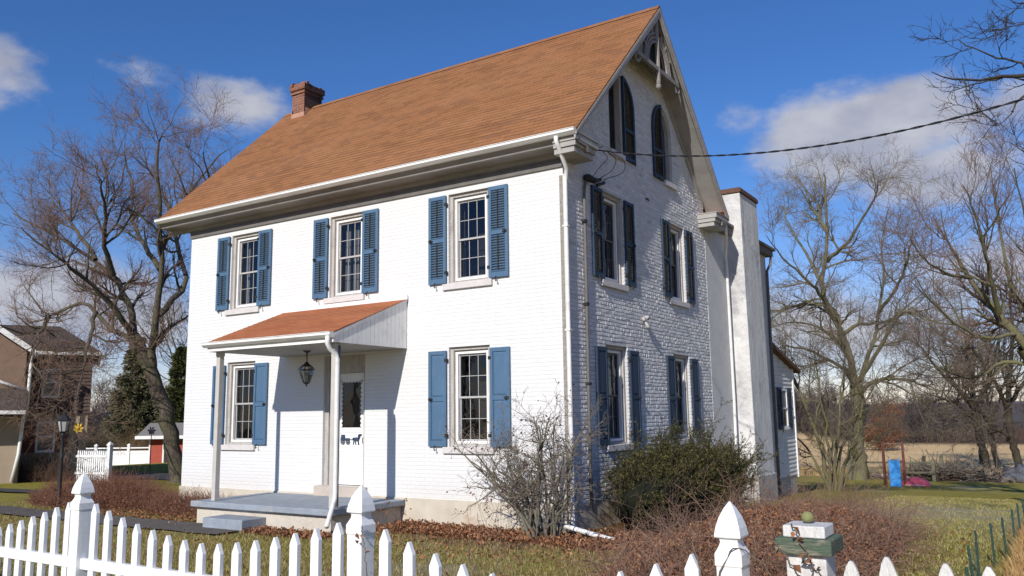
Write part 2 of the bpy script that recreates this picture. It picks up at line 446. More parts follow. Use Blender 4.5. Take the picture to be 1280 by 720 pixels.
MAT['sash_grey'] = M('aged sash paint', (.47, .455, .44), (.38, .37, .36), 8, .6, .002, 60)
MAT['vinyl'] = M('white vinyl', (.82, .82, .815), (.78, .78, .775), 3, .38, .0015, 30, spec=.4, grime=(.64, .63, .58), gscale=5, gamt=.25)
MAT['oldwood'] = M('chalky white wood', (.74, .73, .70), (.58, .56, .53), 9, .85, .01, 60, grime=(.30, .27, .24), gscale=7, gamt=.55, stretch=(2, 2, .5))
MAT['greenwood'] = M('peeling green board', (.105, .14, .095), (.085, .115, .082), 9, .8, .012, 50, grime=(.42, .34, .26), gscale=9, gamt=.9, stretch=(.4, .6, 3))
MAT['ball'] = M('faded green felt', (.28, .28, .115), (.21, .215, .09), 30, .95, .006, 200)
MAT['asphalt'] = M('worn asphalt', (.055, .052, .05), (.075, .07, .066), 14, .95, .01, 160, grime=(.11, .10, .09), gscale=1.2)
MAT['walk'] = M('brown grey walk', (.125, .108, .095), (.09, .08, .072), 5, .95, .008, 120, grime=(.16, .13, .1), gscale=1.1)
MAT['wire'] = M('black cable sheath', (.014, .014, .016), (.03, .03, .032), 30, .5)

# ------------------------------------------------------------------ world, sun, camera
SUN = Vector((.15, -1., .585)).normalized()
w = bpy.data.worlds.new('World'); scene.world = w; w.use_nodes = True
t = NT(w); t.n.clear()
sky = t.new('ShaderNodeTexSky', sky_type='NISHITA', sun_disc=False)
sky.sun_elevation = math.asin(SUN.z); sky.sun_rotation = math.atan2(SUN.x, SUN.y)
sky.altitude = 200; sky.air_density = 1.; sky.dust_density = .1; sky.ozone_density = 1.6
hsv = t.new('ShaderNodeHueSaturation', i_Saturation=1.12, i_Value=1.0); t.link(sky.outputs[0], hsv.inputs['Color'])
d = t.coord('Generated'); sx = t.n.new('ShaderNodeSeparateXYZ'); t.link(d, sx.inputs[0])
az = t.math('ARCTAN2', sx.outputs[0], sx.outputs[1]); el = t.math('ARCSINE', sx.outputs[2])
nv = t.n.new('ShaderNodeCombineXYZ'); t.link(az, nv.inputs[0]); t.link(t.math('MULTIPLY', el, 1.7), nv.inputs[1])
# clouds stand at fixed compass directions and heights above the horizon
CL = [(-1.14, .352, .062, .052, .64), (-1.014, .374, .055, .03, .5), (-.895, .35, .078, .043, .62),
      (-1.089, .126, .16, .06, 1.), (-.979, .105, .085, .05, .7), (-.147, .302, .14, .068, 1.15), (-.085, .252, .105, .045, 1.05),
      (-.285, .333, .05, .034, .42), (-.002, .307, .06, .042, .6), (-.187, .099, .18, .06, .8), (-.05, .141, .13, .062, .75),
      (.5, .2, .3, .1, .7), (2.4, .3, .3, .1, .5)]
tot = None
for a0, e0, wa, we, s in CL:
    da = t.math('DIVIDE', t.math('SUBTRACT', az, a0), wa); de = t.math('DIVIDE', t.math('SUBTRACT', el, e0), we)
    de = t.math('MULTIPLY', de, de); r = t.math('SQRT', t.math('ADD', t.math('MULTIPLY', da, da), de))
    q = t.math('MULTIPLY', t.math('SUBTRACT', 1.25, r, clamp=True), s)
    tot = q if tot is None else t.math('MAXIMUM', tot, q)
nz = t.noise(nv.outputs[0], 7., 8, .58); nz2 = t.noise(nv.outputs[0], 26., 6, .6)
dens = t.math('ADD', t.math('MULTIPLY', t.math('SUBTRACT', nz, .5), 1.5), t.math('MULTIPLY', t.math('SUBTRACT', nz2, .5), .5))
dens = t.math('ADD', dens, t.math('MULTIPLY', tot, .95))
gate = t.math('MULTIPLY', tot, 3.2, clamp=True)
mask = t.math('MULTIPLY', t.smooth(dens, .22, .78), gate)
shade = t.smooth(t.noise(nv.outputs[0], 11., 5, .5), .3, .72)
cloudc = t.mix(shade, (4.3, 4.5, 5.5), (6.7, 6.75, 7.3))
tint = t.mix(t.smooth(el, .0, .34), (.98, .94, 1.24), (.60, .92, 1.40))
deep = t.mix(1., hsv.outputs[0], tint, 'MULTIPLY')
skyc = t.mix(t.math('MULTIPLY', mask, .92), deep, cloudc)
bg = t.new('ShaderNodeBackground', i_Strength=.088); t.link(skyc, bg.inputs[0])
out = t.new('ShaderNodeOutputWorld'); t.link(bg.outputs[0], out.inputs[0])

sl = bpy.data.lights.new('sun', 'SUN'); sl.energy = 4.9; sl.angle = rad(.5); sl.color = (1., .955, .89)
so = bpy.data.objects.new('sun', sl); COL.objects.link(so); so.rotation_euler = SUN.to_track_quat('Z', 'Y').to_euler(); so.location = (0, -30, 30)

def cam_axes():
    yaw, pitch, roll = (rad(a) for a in (-32.65926847, 8.65675922, -.81332088))
    F = Vector((math.sin(yaw) * math.cos(pitch), math.cos(yaw) * math.cos(pitch), math.sin(pitch)))
    r = Vector((math.cos(yaw), -math.sin(yaw), 0)); u = r.cross(F)
    return r * math.cos(roll) + u * math.sin(roll), -r * math.sin(roll) + u * math.cos(roll), F
cd = bpy.data.cameras.new('camera'); cam = bpy.data.objects.new('camera', cd); COL.objects.link(cam)
r_, u_, f_ = cam_axes()
cam.matrix_world = Matrix(((r_.x, u_.x, -f_.x, 6.83033606), (r_.y, u_.y, -f_.y, -12.44154545), (r_.z, u_.z, -f_.z, 2.20055221), (0, 0, 0, 1)))
cd.sensor_fit = 'HORIZONTAL'; cd.sensor_width = 36; cd.lens = 1044.56 / 1280 * 36; cd.clip_end = 6000; cd.clip_start = .05
scene.camera = cam
scene.view_settings.view_transform = 'Standard'; scene.view_settings.look = 'None'; scene.view_settings.exposure = 0
scene.cycles.max_bounces = 8; scene.cycles.transparent_max_bounces = 12
scene.cycles.use_denoising = True

# ------------------------------------------------------------------ ground
def spread(a, b, st, far0, far1):
    c = list(np.arange(a, b + 1e-6, st)); s = st
    lo = []; x = a
    while x > far0: s *= 1.18; x -= s; lo.append(x)
    s = st; hi = []; x = b
    while x < far1: s *= 1.18; x += s; hi.append(x)
    return np.array(lo[::-1] + c + hi)
gx = spread(-30, 12, .28, -900, 700); gy = spread(-10, 34, .28, -60, 1300)
X, Y = np.meshgrid(gx, gy)
def fbm(X, Y, s, seed):
    g = np.random.default_rng(seed); z = 0
    for o in range(5):
        a = g.uniform(0, 6.28, 4); k = s * 2 ** o; th = g.uniform(0, 3.14, 2)
        z = z + (np.sin((X * np.cos(th[0]) + Y * np.sin(th[0])) * k + a[0]) * np.sin((Y * np.cos(th[1]) - X * np.sin(th[1])) * k * 1.13 + a[1])) * .55 ** o
    return z / 1.6
Z = ground_h(X, Y) + fbm(X, Y, .9, 3) * .018 * (np.hypot(X - 1, Y) < 60)
# colour zones (linear albedo)
def lerp(A, B, k): return A * (1 - k[..., None]) + np.array(B) * k[..., None]
base = np.zeros(X.shape + (3,)) + np.array((.27, .235, .042))
n1 = fbm(X, Y, .35, 5); n2 = fbm(X, Y, 1.4, 9)
base = lerp(base, (.32, .265, .075), np.clip(.5 + n1 * .9, 0, 1) * .6)
# front lawn: patchy straw and olive
fl = sm(-9.5, -8.5, Y) * sm(.2, -.6, Y) * sm(-16, -13, X)
base = lerp(base, (.30, .25, .10), fl * np.clip(.4 + n2, 0, 1))
base = lerp(base, (.40, .37, .28), sm(.5, .95, n2 + n1 * .4) * sm(-4, 0, X) * sm(-6, -2, Y) * (Y < 30) * .8)
# pale frosty patch of lawn on the right
pp = np.exp(-(((X - 4.2) / 3.2) ** 2 + ((Y - 8.) / 4.5) ** 2)) * np.clip(.75 + n2 * .6, 0, 1)
base = lerp(base, (.44, .39, .29), np.clip(pp * 1., 0, .65))
# leaf mulch beds
bed = sm(-1.9, -1.3, Y + n2 * .25) * (Y < .3) * (X > -4.6) * (X < 2.5)
bed = np.maximum(bed, sm(0, .5, 1.2 - np.hypot((X - 3.3) / 1.8, (Y + .2) / 5.2)))
bed = np.maximum(bed, sm(0, .5, 1.2 - np.hypot((X - 1.1) / 1.5, (Y - 3.) / 4.2)))
bed = np.maximum(bed, sm(0, .4, 1.2 - np.hypot((X + 11.) / 3.4, (Y + .4) / 1.6)))
base = lerp(base, (.20, .10, .055), np.clip(bed, 0, 1) * .9)
# tan hay field beyond the lawn
fd = sm(35.5, 38.5, Y + n1 * 1.2 + np.maximum(0, -X) * .0) * sm(-60, -30, X + Y * .3)
base = lerp(base, (.70, .49, .25), fd)
base = lerp(base, (.58, .39, .19), fd * np.clip(n1 * .9, 0, .6))
wd = sm(104, 116, Y)
base = lerp(base, (.06, .05, .042), wd)
lf = sm(-34, -44, X) * (1 - fd)
base = lerp(base, (.12, .09, .05), lf * .8)
# tan grass bank outside the wire fence
bk = sm(6.15, 6.5, X + n2 * .06) * sm(5, 3, Y)
base = lerp(base, (.50, .34, .14), bk)
V = np.stack([X, Y, Z], -1).reshape(-1, 3); ny, nx = X.shape
ii = (np.arange(ny - 1)[:, None] * nx + np.arange(nx - 1)[None]).reshape(-1, 1)
Fq = ii + np.array([[0, 1, nx + 1, nx]])
m, t, b = new_mat('winter ground')
at = t.new('ShaderNodeAttribute', attribute_name='zone')
co = t.coord()
n = t.math('ADD', t.math('MULTIPLY', t.noise(co, 3.2, 8, .68), .6), t.math('MULTIPLY', t.noise(co, 24, 6, .7), .4))
g = t.ramp(n, [(.3, (.55, .55, .55)), (.5, (1., 1., 1.)), (.7, (1.42, 1.36, 1.25))])
col = t.mix(1., at.outputs['Color'], g, 'MULTIPLY')
setc(t, b, col); b.inputs['Roughness'].default_value = .95; b.inputs['Specular IOR Level'].default_value = .1
t.link(t.bump(t.noise(co, 30, 6, .75), .05), b.inputs['Normal'])
MAT['ground'] = m
go = structure(np_mesh('ground', V, Fq, m, None, True))
ca = go.data.color_attributes.new('zone', 'FLOAT_COLOR', 'POINT')
ca.data.foreach_set('color', np.concatenate([base.reshape(-1, 3), np.ones((nx * ny, 1))], 1).astype(np.float32).ravel())

def drape(name, xs, ys, off, mat, edge=.05):
    xs = np.array(xs); ys = np.array(ys); A, B = np.meshgrid(xs, ys)
    A = A.copy(); B = B.copy()
    g = np.random.default_rng(11); B[0] += g.normal(0, edge, len(xs)); B[-1] += g.normal(0, edge, len(xs))
    V = np.stack([A, B, ground_h(A, B) + off], -1).reshape(-1, 3); k = len(xs)
    i = (np.arange(len(ys) - 1)[:, None] * k + np.arange(k - 1)[None]).reshape(-1, 1)
    return structure(np_mesh(name, V, i + np.array([[0, 1, k + 1, k]]), mat))
drape('front_walk', np.arange(-15.5, -5.2, .3), [-2.95, -2.7, -2.4, -2.05], .035, MAT['walk'], .03)
drape('driveway', np.arange(-26, -12.5, .5), [5.9, 6.8, 7.8, 8.8], .04, MAT['asphalt'], .06)
drape('side_path', np.arange(-34, -14.5, .5), [.1, .4, .75], .04, MAT['asphalt'], .05)

# distant ridges beyond the woods
def ridge(name, dist, a0, a1, hgt, col, seed):
    az = np.linspace(a0, a1, 160); g = np.random.default_rng(seed)
    hz = np.zeros(160)
    for k in range(1, 9): hz += np.sin(az * k * 5.3 + g.uniform(0, 6.28)) / k
    hz = hgt * (1 + .22 * hz)
    rows = []
    for q, s in ((0, 0), (.5, .7), (1, 1.), (1.6, .6), (2.2, 0)):
        rr = dist * (1 + .25 * q)
        rows.append(np.stack([6.8 + np.sin(az) * rr, -12.4 + np.cos(az) * rr, -3. + (hz + 3) * s], -1))
    V = np.vstack(rows); i = (np.arange(4)[:, None] * 160 + np.arange(159)[None]).reshape(-1, 1)
    mm = M(name + ' cover', col, tuple(c * .78 for c in col), .03, .95, 0)
    return structure(np_mesh(name, V, i + np.array([[0, 1, 161, 160]]), mm, None, True))
ridge('hills', 700, -1.5, .5, 9.5, (.125, .135, .175), 4)  # distance haze is mixed into the blue-grey cover colour
ridge('terrain', 330, -1.5, .5, 3.4, (.085, .072, .068), 8)

# ------------------------------------------------------------------ the farmhouse
HX0 = -10.28; HD = 6.95; RY = 3.45; RZ = 10.80
house = thing('farmhouse', 'white painted brick farmhouse with brown shingle roof and blue shutters', 'house', (-5.1, 3.4, .22))

def fill_wall(name, fr, outer, holes, mat, depth=.24, extra=None):
    """flat wall skin with real openings and their reveals"""
    bm = bmesh.new(); allE = []
    loops = [outer] + holes
    for lp in loops:
        vs = [bm.verts.new(fr(u, 0, z)) for u, z in lp]
        for i in range(len(vs)): allE.append(bm.edges.new((vs[i], vs[(i + 1) % len(vs)])))
    bmesh.ops.triangle_fill(bm, use_beauty=True, use_dissolve=False, edges=allE)
    for lp in holes:
        a = [bm.verts.new(fr(u, 0, z)) for u, z in lp]; b = [bm.verts.new(fr(u, -depth, z)) for u, z in lp]
        for i in range(len(lp)):
            j = (i + 1) % len(lp); bm.faces.new((a[i], a[j], b[j], b[i]))
    if extra: extra(bm)
    me = bpy.data.meshes.new(name); bm.to_mesh(me); bm.free(); me.materials.append(mat)
    # face outwards
    o = bpy.data.objects.new(name, me); COL.objects.link(o); adopt(o, house)
    bm = bmesh.new(); bm.from_mesh(me)
    for f in bm.faces:
        if abs(f.normal.dot(fr.w)) > .9 and f.normal.dot(fr.w) < 0: f.normal_flip()
    bm.to_mesh(me); bm.free()
    return o
def rect(u0, u1, z0, z1): return [(u0, z0), (u1, z0), (u1, z1), (u0, z1)]

ZU = (4.66, 6.385); ZL = (1.645, 3.465)
FU = [-2.10, -5.21, -8.34]; FL = [-2.10, -8.34]
GW = [1.82, 5.09]
hw = .46
zf = .70           # top of the parged foundation
door = (-5.78, -4.64, .86, 3.46)
fill_wall('front_wall', FRONT, rect(HX0, 0, zf, 6.74),
          [rect(c - hw, c + hw, *ZU) for c in FU] + [rect(c - hw, c + hw, *ZL) for c in FL] + [rect(*door)], MAT['brick_front'])
def arch_pts(u0, u1, z0, zs, n=10):
    c = (u0 + u1) / 2; r = (u1 - u0) / 2
    return [(u0, z0), (u1, z0)] + [(c + r * math.cos(a), zs + r * 1.12 * math.sin(a)) for a in np.linspace(0, math.pi, n)]
ARCH = [(1.82, 2.93), (3.92, 5.03)]
gz = 6.74
def roofline(y): return RZ - abs(y - RY) * (RZ - 6.98) / (RY + .42)
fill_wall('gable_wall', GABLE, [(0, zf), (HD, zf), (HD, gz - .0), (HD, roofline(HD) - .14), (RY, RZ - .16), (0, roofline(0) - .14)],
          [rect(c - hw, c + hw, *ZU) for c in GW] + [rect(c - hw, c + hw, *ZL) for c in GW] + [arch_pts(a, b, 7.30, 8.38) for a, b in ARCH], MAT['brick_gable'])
# every brick of the gable stands a few millimetres proud of the joints, none quite flat
def gable_bricks():
    g = np.random.default_rng(17); m = MB()
    holes = [(c - hw, c + hw, *ZU) for c in GW] + [(c - hw, c + hw, *ZL) for c in GW]
    rh, bl = .0725, .212; z = zf + .004; row = 0
    while z < RZ - .3:
        y = .012 - (bl * .5 if row % 2 else 0) - g.uniform(0, .02); zz = z + .006; z1 = z + rh - .006
        while y < HD:
            L = bl if row % 6 else bl * .5
            a, e = max(y, .006), min(y + L - .012, HD - .006); y += L
            segs = [(a, e)]
            for h0, h1, q0, q1 in holes:
                if z1 > q0 - .125 * (1 if True else 0) and zz < q1:
                    pad = .0 if zz >= q0 else .13
                    ns = []
                    for s0, s1 in segs:
                        if s1 <= h0 - pad or s0 >= h1 + pad: ns.append((s0, s1)); continue
                        if s0 < h0 - pad: ns.append((s0, h0 - pad - .001))
                        if s1 > h1 + pad: ns.append((h1 + pad + .001, s1))
                    segs = ns
            for A_, B_ in ARCH:
                cc, rr_ = (A_ + B_) / 2, (B_ - A_) / 2
                if z1 > 7.18 and zz < 8.38 + rr_ * 1.12:
                    hwid = rr_ + .012 if zz < 8.38 else rr_ * math.sqrt(max(0, 1 - ((zz - 8.38) / (rr_ * 1.12)) ** 2)) + .012
                    if zz < 7.30: hwid = rr_ + .11
                    ns = []
                    for s0, s1 in segs:
                        if s1 <= cc - hwid or s0 >= cc + hwid: ns.append((s0, s1)); continue
                        if s0 < cc - hwid: ns.append((s0, cc - hwid))
                        if s1 > cc + hwid: ns.append((cc + hwid, s1))
                    segs = ns
            for s0, s1 in segs:
                if s1 - s0 < .03 or max(z1, 0) > min(roofline(s0), roofline(s1)) - .16: continue
                d0 = .0065 + g.uniform(-.0025, .003); ty, tz = g.normal(0, .0018, 2); bv = .009; jz = g.normal(0, .0012)
                P = [(s0, 0, zz + jz), (s1, 0, zz + jz), (s1, 0, z1 + jz), (s0, 0, z1 + jz)]
                Q = [(s0 + bv, d0 - ty - tz, zz + bv + jz), (s1 - bv, d0 + ty - tz, zz + bv + jz), (s1 - bv, d0 + ty + tz, z1 - bv + jz), (s0 + bv, d0 - ty + tz, z1 - bv + jz)]
                m.add([GABLE(u, max(w_, .0008), q) for u, w_, q in P + Q], [(4, 5, 6, 7), (0, 1, 5, 4), (1, 2, 6, 5), (2, 3, 7, 6), (3, 0, 4, 7)])
        z += rh; row += 1
    return m
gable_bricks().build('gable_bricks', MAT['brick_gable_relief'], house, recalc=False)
# the two sides away from the camera
lw = Fr((HX0, 0, 0), (0, 1, 0), (-1, 0, 0))
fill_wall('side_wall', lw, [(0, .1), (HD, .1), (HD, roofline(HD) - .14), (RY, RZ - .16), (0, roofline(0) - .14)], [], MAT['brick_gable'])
bw_ = Fr((0, HD, 0), (1, 0, 0), (0, 1, 0))
fill_wall('back_wall', bw_, rect(HX0, 0, .0, 6.74), [], MAT['brick_front'])
# dark lining so the rooms are closed
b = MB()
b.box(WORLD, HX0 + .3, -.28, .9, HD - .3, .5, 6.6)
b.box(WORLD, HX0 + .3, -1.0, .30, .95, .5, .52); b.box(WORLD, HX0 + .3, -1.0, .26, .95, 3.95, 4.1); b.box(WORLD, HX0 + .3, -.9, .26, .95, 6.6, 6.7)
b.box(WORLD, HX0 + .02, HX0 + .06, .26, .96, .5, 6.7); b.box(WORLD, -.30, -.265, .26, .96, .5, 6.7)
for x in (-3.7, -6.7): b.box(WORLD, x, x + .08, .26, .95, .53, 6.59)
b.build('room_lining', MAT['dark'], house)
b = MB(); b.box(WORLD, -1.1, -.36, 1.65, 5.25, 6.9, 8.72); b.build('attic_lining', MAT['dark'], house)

b = MB(); b.bx(HX0 - .03, -.0, -.03, .22, -.2, zf); b.bx(-.2, .035, -.032, HD, -.3, zf + .002); b.build('foundation', MAT['foundation'], house)

# ---- windows
def hook_mb(fr, u, z, w=.06):
    m = MB(); m.tube([fr(u, w, z + .02), fr(u + .004, w + .03, z - .035), fr(u + .02, w + .035, z - .075), fr(u + .032, w + .02, z - .055)], .011, 6)
    return m
def window(fr, c, z0, z1, curtain=None, sill=True, sashm='sash_grey'):
    f = MB()
    a, b_ = c - hw + .002, c + hw - .002
    # outer timber frame, stepped
    for (w0, w1, t_) in ((-.20, -.055, .068), (-.20, -.10, .095)):
        f.box(fr, a, a + t_, w0, w1, z0 + .001, z1 - .001); f.box(fr, b_ - t_, b_, w0, w1, z0 + .001, z1 - .001)
        f.box(fr, a + t_, b_ - t_, w0, w1 - .004, z1 - t_ * .9, z1 - .001)
        f.box(fr, a + t_, b_ - t_, w0, w1 - .004, z0 + .001, z0 + t_ * .55)
    win = f.build('window', MAT['greige'], house, bevel=.004)
    a += .095; b_ -= .095; zb = z0 + .055; zt = z1 - .088
    s = MB(); fw = .042
    s.box(fr, a, a + fw, -.15, -.092, zb, zt); s.box(fr, b_ - fw, b_, -.15, -.092, zb, zt)
    s.box(fr, a + fw, b_ - fw, -.15, -.094, zt - fw, zt); s.box(fr, a + fw, b_ - fw, -.15, -.094, zb, zb + fw * 1.1)
    s.build('window_frame', MAT['sash'], win, bevel=.003)
    a += fw; b_ -= fw; zb += fw; zt -= fw; zm = (zb + zt) / 2
    for lo, hi, w0 in ((zm - .018, zt, -.168), (zb, zm + .018, -.192)):
        s = MB(); st = .024
        s.box(fr, a, a + st, w0, w0 + .028, lo, hi); s.box(fr, b_ - st, b_, w0, w0 + .028, lo, hi)
        s.box(fr, a + st, b_ - st, w0, w0 + .026, lo, lo + .036); s.box(fr, a + st, b_ - st, w0, w0 + .026, hi - .036, hi)
        for k in (1, 2):
            u = a + st + (b_ - a - 2 * st) * k / 3; s.box(fr, u - .0055, u + .0055, w0 + .009, w0 + .019, lo + .036, hi - .036)
        zc = (lo + hi) / 2; s.box(fr, a + st, b_ - st, w0 + .0095, w0 + .0185, zc - .0055, zc + .0055)
        s.build('sash', MAT[sashm], win)
        p = MB(); p.add([fr(a + st, w0 + .012, lo + .03), fr(b_ - st, w0 + .012, lo + .03), fr(b_ - st, w0 + .012, hi - .03), fr(a + st, w0 + .012, hi - .03)], [(0, 1, 2, 3)])
        p.build('pane', MAT['glass'], win, recalc=False)
    if sill:
        s = MB(); s.box(fr, c - .575, c + .545, -.06, .055, z0 - .118, z0 - .002); s.build('sill', MAT['sill'], win, bevel=.008)
    if curtain:
        for u0, u1 in curtain:
            m = MB(); n = 26; vs = []
            for i in range(n + 1):
                u = c - .4 + .8 * (u0 + (u1 - u0) * i / n); q = -.34 + .022 * math.sin(i * 1.5) + .012 * math.sin(i * 2.7)
                vs += [fr(u, q, z0 + .02), fr(u + .01 * math.sin(i), q * 1.0, z1 - .02)]
            m.add(vs, [(2 * i, 2 * i + 2, 2 * i + 3, 2 * i + 1) for i in range(n)]); m.build('curtain', MAT['curtain'], win)
    return win
for i, c in enumerate(FU): window(FRONT, c, *ZU, curtain=[[(.0, .12), (.9, 1.)], [(.10, .30), (.38, .62)], [(.04, .28), (.70, .96)]][i])
for i, c in enumerate(FL): window(FRONT, c, *ZL, curtain=[[(.0, .07), (.94, 1.)], [(.0, .16), (.86, 1.)]][i])
for i, c in enumerate(GW): window(GABLE, c, *ZU, sashm='frieze')
for i, c in enumerate(GW): window(GABLE, c, *ZL, sashm='frieze')

def shutter(fr, u0, u1, z0, z1, kind, mat, latch_side=1):
    w0, w1 = .018, .056; s = MB(); st = .062
    zm = z0 + (z1 - z0) * .49
    s.box(fr, u0, u0 + st, w0, w1, z0, z1); s.box(fr, u1 - st, u1, w0, w1, z0, z1)
    s.box(fr, u0 + st, u1 - st, w0, w1 - .003, z1 - .075, z1); s.box(fr, u0 + st, u1 - st, w0, w1 - .003, z0, z0 + .10)
    s.box(fr, u0 + st, u1 - st, w0, w1 - .003, zm - .04, zm + .04)
    o = s.build('shutter', mat, house, bevel=.004)
    for lo, hi in ((z0 + .10, zm - .04), (zm + .04, z1 - .075)):
        l = MB()
        if kind == 'louver':
            n = int((hi - lo) / .047)
            for i in range(n):
                z = lo + (i + .5) * (hi - lo) / n
                c = fr((u0 + u1) / 2, (w0 + w1) / 2 - .001, z); tz = Vector((0, 0, 1)) * math.cos(rad(52)) - fr.w * math.sin(rad(52))
                l.obox(c, (fr.u, tz, fr.u.cross(tz)), ((u1 - u0) / 2 - st, .027, .0035))
            l.build('louvers', mat, o)
            r = MB(); um = (u0 + u1) / 2; r.box(fr, um - .008, um + .008, w1 - .006, w1 + .012, lo + .04, hi - .01); r.build('tilt_rod', MAT['black'], o)
        else:
            a, e = u0 + st, u1 - st
            l.box(fr, a, e, w0 + .002, w0 + .016, lo, hi)
            q = .034; P = [fr(a + .004, w0 + .016, lo + .004), fr(e - .004, w0 + .016, lo + .004), fr(e - .004, w0 + .016, hi - .004), fr(a + .004, w0 + .016, hi - .004)]
            Q = [fr(a + q, w0 + .03, lo + q), fr(e - q, w0 + .03, lo + q), fr(e - q, w0 + .03, hi - q), fr(a + q, w0 + .03, hi - q)]
            l.add(P + Q, [(4, 5, 6, 7), (0, 1, 5, 4), (1, 2, 6, 5), (2, 3, 7, 6), (3, 0, 4, 7)])
            l.build('panel', mat, o)
    hk = hook_mb(fr, u0 + .16, z0); hk.build('hook', MAT['black'], o)
    l = MB(); uu = u1 - .06 if latch_side > 0 else u0 + .06
    l.box(fr, uu - .045, uu + .045, w1, w1 + .022, zm - .018, zm + .018); l.box(fr, uu - .012, uu + .012, w1, w1 + .034, zm - .03, zm + .03)
    l.build('latch', MAT['black'], o)
    ui = u0 if latch_side > 0 else u1
    for z in (z0 + .2, z1 - .18): h = MB(); h.box(fr, ui - .035, ui + .03, w1 - .03, w1 + .004, z - .03, z + .03); h.build('hinge', MAT['black'], o)
    return o
def shutters(fr, c, z0, z1, kind, mat):
    shutter(fr, c - .905, c - .49, z0, z1, kind, mat, -1); shutter(fr, c + .49, c + .91, z0, z1, kind, mat, 1)
for c in FU: shutters(FRONT, c, ZU[0] + .012, ZU[1] - .012, 'louver', MAT['blue'])
for c in FL: shutters(FRONT, c, ZL[0] + .005, ZL[1] - .06, 'panel', MAT['blue'])
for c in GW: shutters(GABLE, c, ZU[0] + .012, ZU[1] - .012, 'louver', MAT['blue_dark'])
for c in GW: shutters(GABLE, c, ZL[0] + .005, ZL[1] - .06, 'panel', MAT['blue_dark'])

# ---- arched attic windows: one half keeps its arched louvered shutter, the other half shows the frame
for k, (a, b_) in enumerate(ARCH):
    c = (a + b_) / 2; zs, r = 8.38, (b_ - a) / 2
    f = MB(); ang = np.linspace(0, math.pi, 13)
    def ring(q0, q1, w0, w1):
        for i in range(12):
            A0, A1 = ang[i], ang[i + 1]
            f.prism(GABLE, [(c + q0 * math.cos(A0), zs + q0 * 1.12 * math.sin(A0)), (c + q1 * math.cos(A0), zs + q1 * 1.12 * math.sin(A0)), (c + q1 * math.cos(A1), zs + q1 * 1.12 * math.sin(A1)), (c + q0 * math.cos(A1), zs + q0 * 1.12 * math.sin(A1))], w0, w1)
    ring(r - .075, r - .004, -.16, -.03)
    f.box(GABLE, a + .004, a + .075, -.16, -.03, 7.302, zs); f.box(GABLE, b_ - .075, b_ - .004, -.16, -.03, 7.302, zs)
    f.box(GABLE, c - .04, c + .04, -.14, .0, 7.302, zs + r * 1.05)
    f.box(GABLE, a + .075, b_ - .075, -.16, -.04, 7.302, 7.37)
    win = f.build('arched_window', MAT['greige'], house)
    p = MB(); p.add([GABLE(u, -.12, z) for u, z in arch_pts(a + .05, b_ - .05, 7.35, zs - .02)], [tuple(range(12))]); p.build('pane', MAT['glass'], win, recalc=False)
    s = MB(); s.box(GABLE, (a - .04 if k == 0 else c + .02), (c + .02 if k == 0 else b_ + .1), -.05, .07, 7.19, 7.298); s.build('sill', MAT['sill'], win, bevel=.006)
    sg = 1 if k == 0 else -1
    sh = MB(); n = 9
    def prof(q, dz): return [(c + sg * .05, 7.25)] + [(c + sg * max(q * math.sin(x), .05), zs + q * 1.12 * math.cos(x)) for x in np.linspace(.05, math.pi / 2, n)] + [(c + sg * q, 7.25)]
    o_, i_ = prof(r + .01, 0), prof(r - .06, 0)
    i_ = [(c + sg * .105, 7.33)] + [(u if abs(u - c) > .105 else c + sg * .105, min(z, zs + r)) for u, z in i_[1:-1]] + [(c + sg * (r - .06), 7.33)]
    m_ = len(o_); vs = []
    for w_ in (.012, .052): vs += [GABLE(u, w_, z) for u, z in o_] + [GABLE(u, w_, z) for u, z in i_]
    fs = []
    for i in range(m_):
        j = (i + 1) % m_
        fs += [(i, j, m_ + j, m_ + i), (2 * m_ + i, 3 * m_ + i, 3 * m_ + j, 2 * m_ + j), (i, 2 * m_ + i, 2 * m_ + j, j), (m_ + i, m_ + j, 3 * m_ + j, 3 * m_ + i)]
    sh.add(vs, fs)
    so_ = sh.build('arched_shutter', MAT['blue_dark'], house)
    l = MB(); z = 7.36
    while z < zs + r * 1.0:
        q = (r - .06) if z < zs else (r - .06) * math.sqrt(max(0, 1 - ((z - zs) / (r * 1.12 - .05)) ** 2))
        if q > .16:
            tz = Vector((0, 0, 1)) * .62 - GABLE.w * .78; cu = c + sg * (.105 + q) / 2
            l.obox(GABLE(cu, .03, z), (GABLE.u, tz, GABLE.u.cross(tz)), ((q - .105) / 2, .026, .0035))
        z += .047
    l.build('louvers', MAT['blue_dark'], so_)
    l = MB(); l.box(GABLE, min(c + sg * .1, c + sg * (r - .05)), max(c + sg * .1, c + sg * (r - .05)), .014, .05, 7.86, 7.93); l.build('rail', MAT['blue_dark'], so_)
    hook_mb(GABLE, c + sg * .4, 7.25).build('hook', MAT['black'], so_)

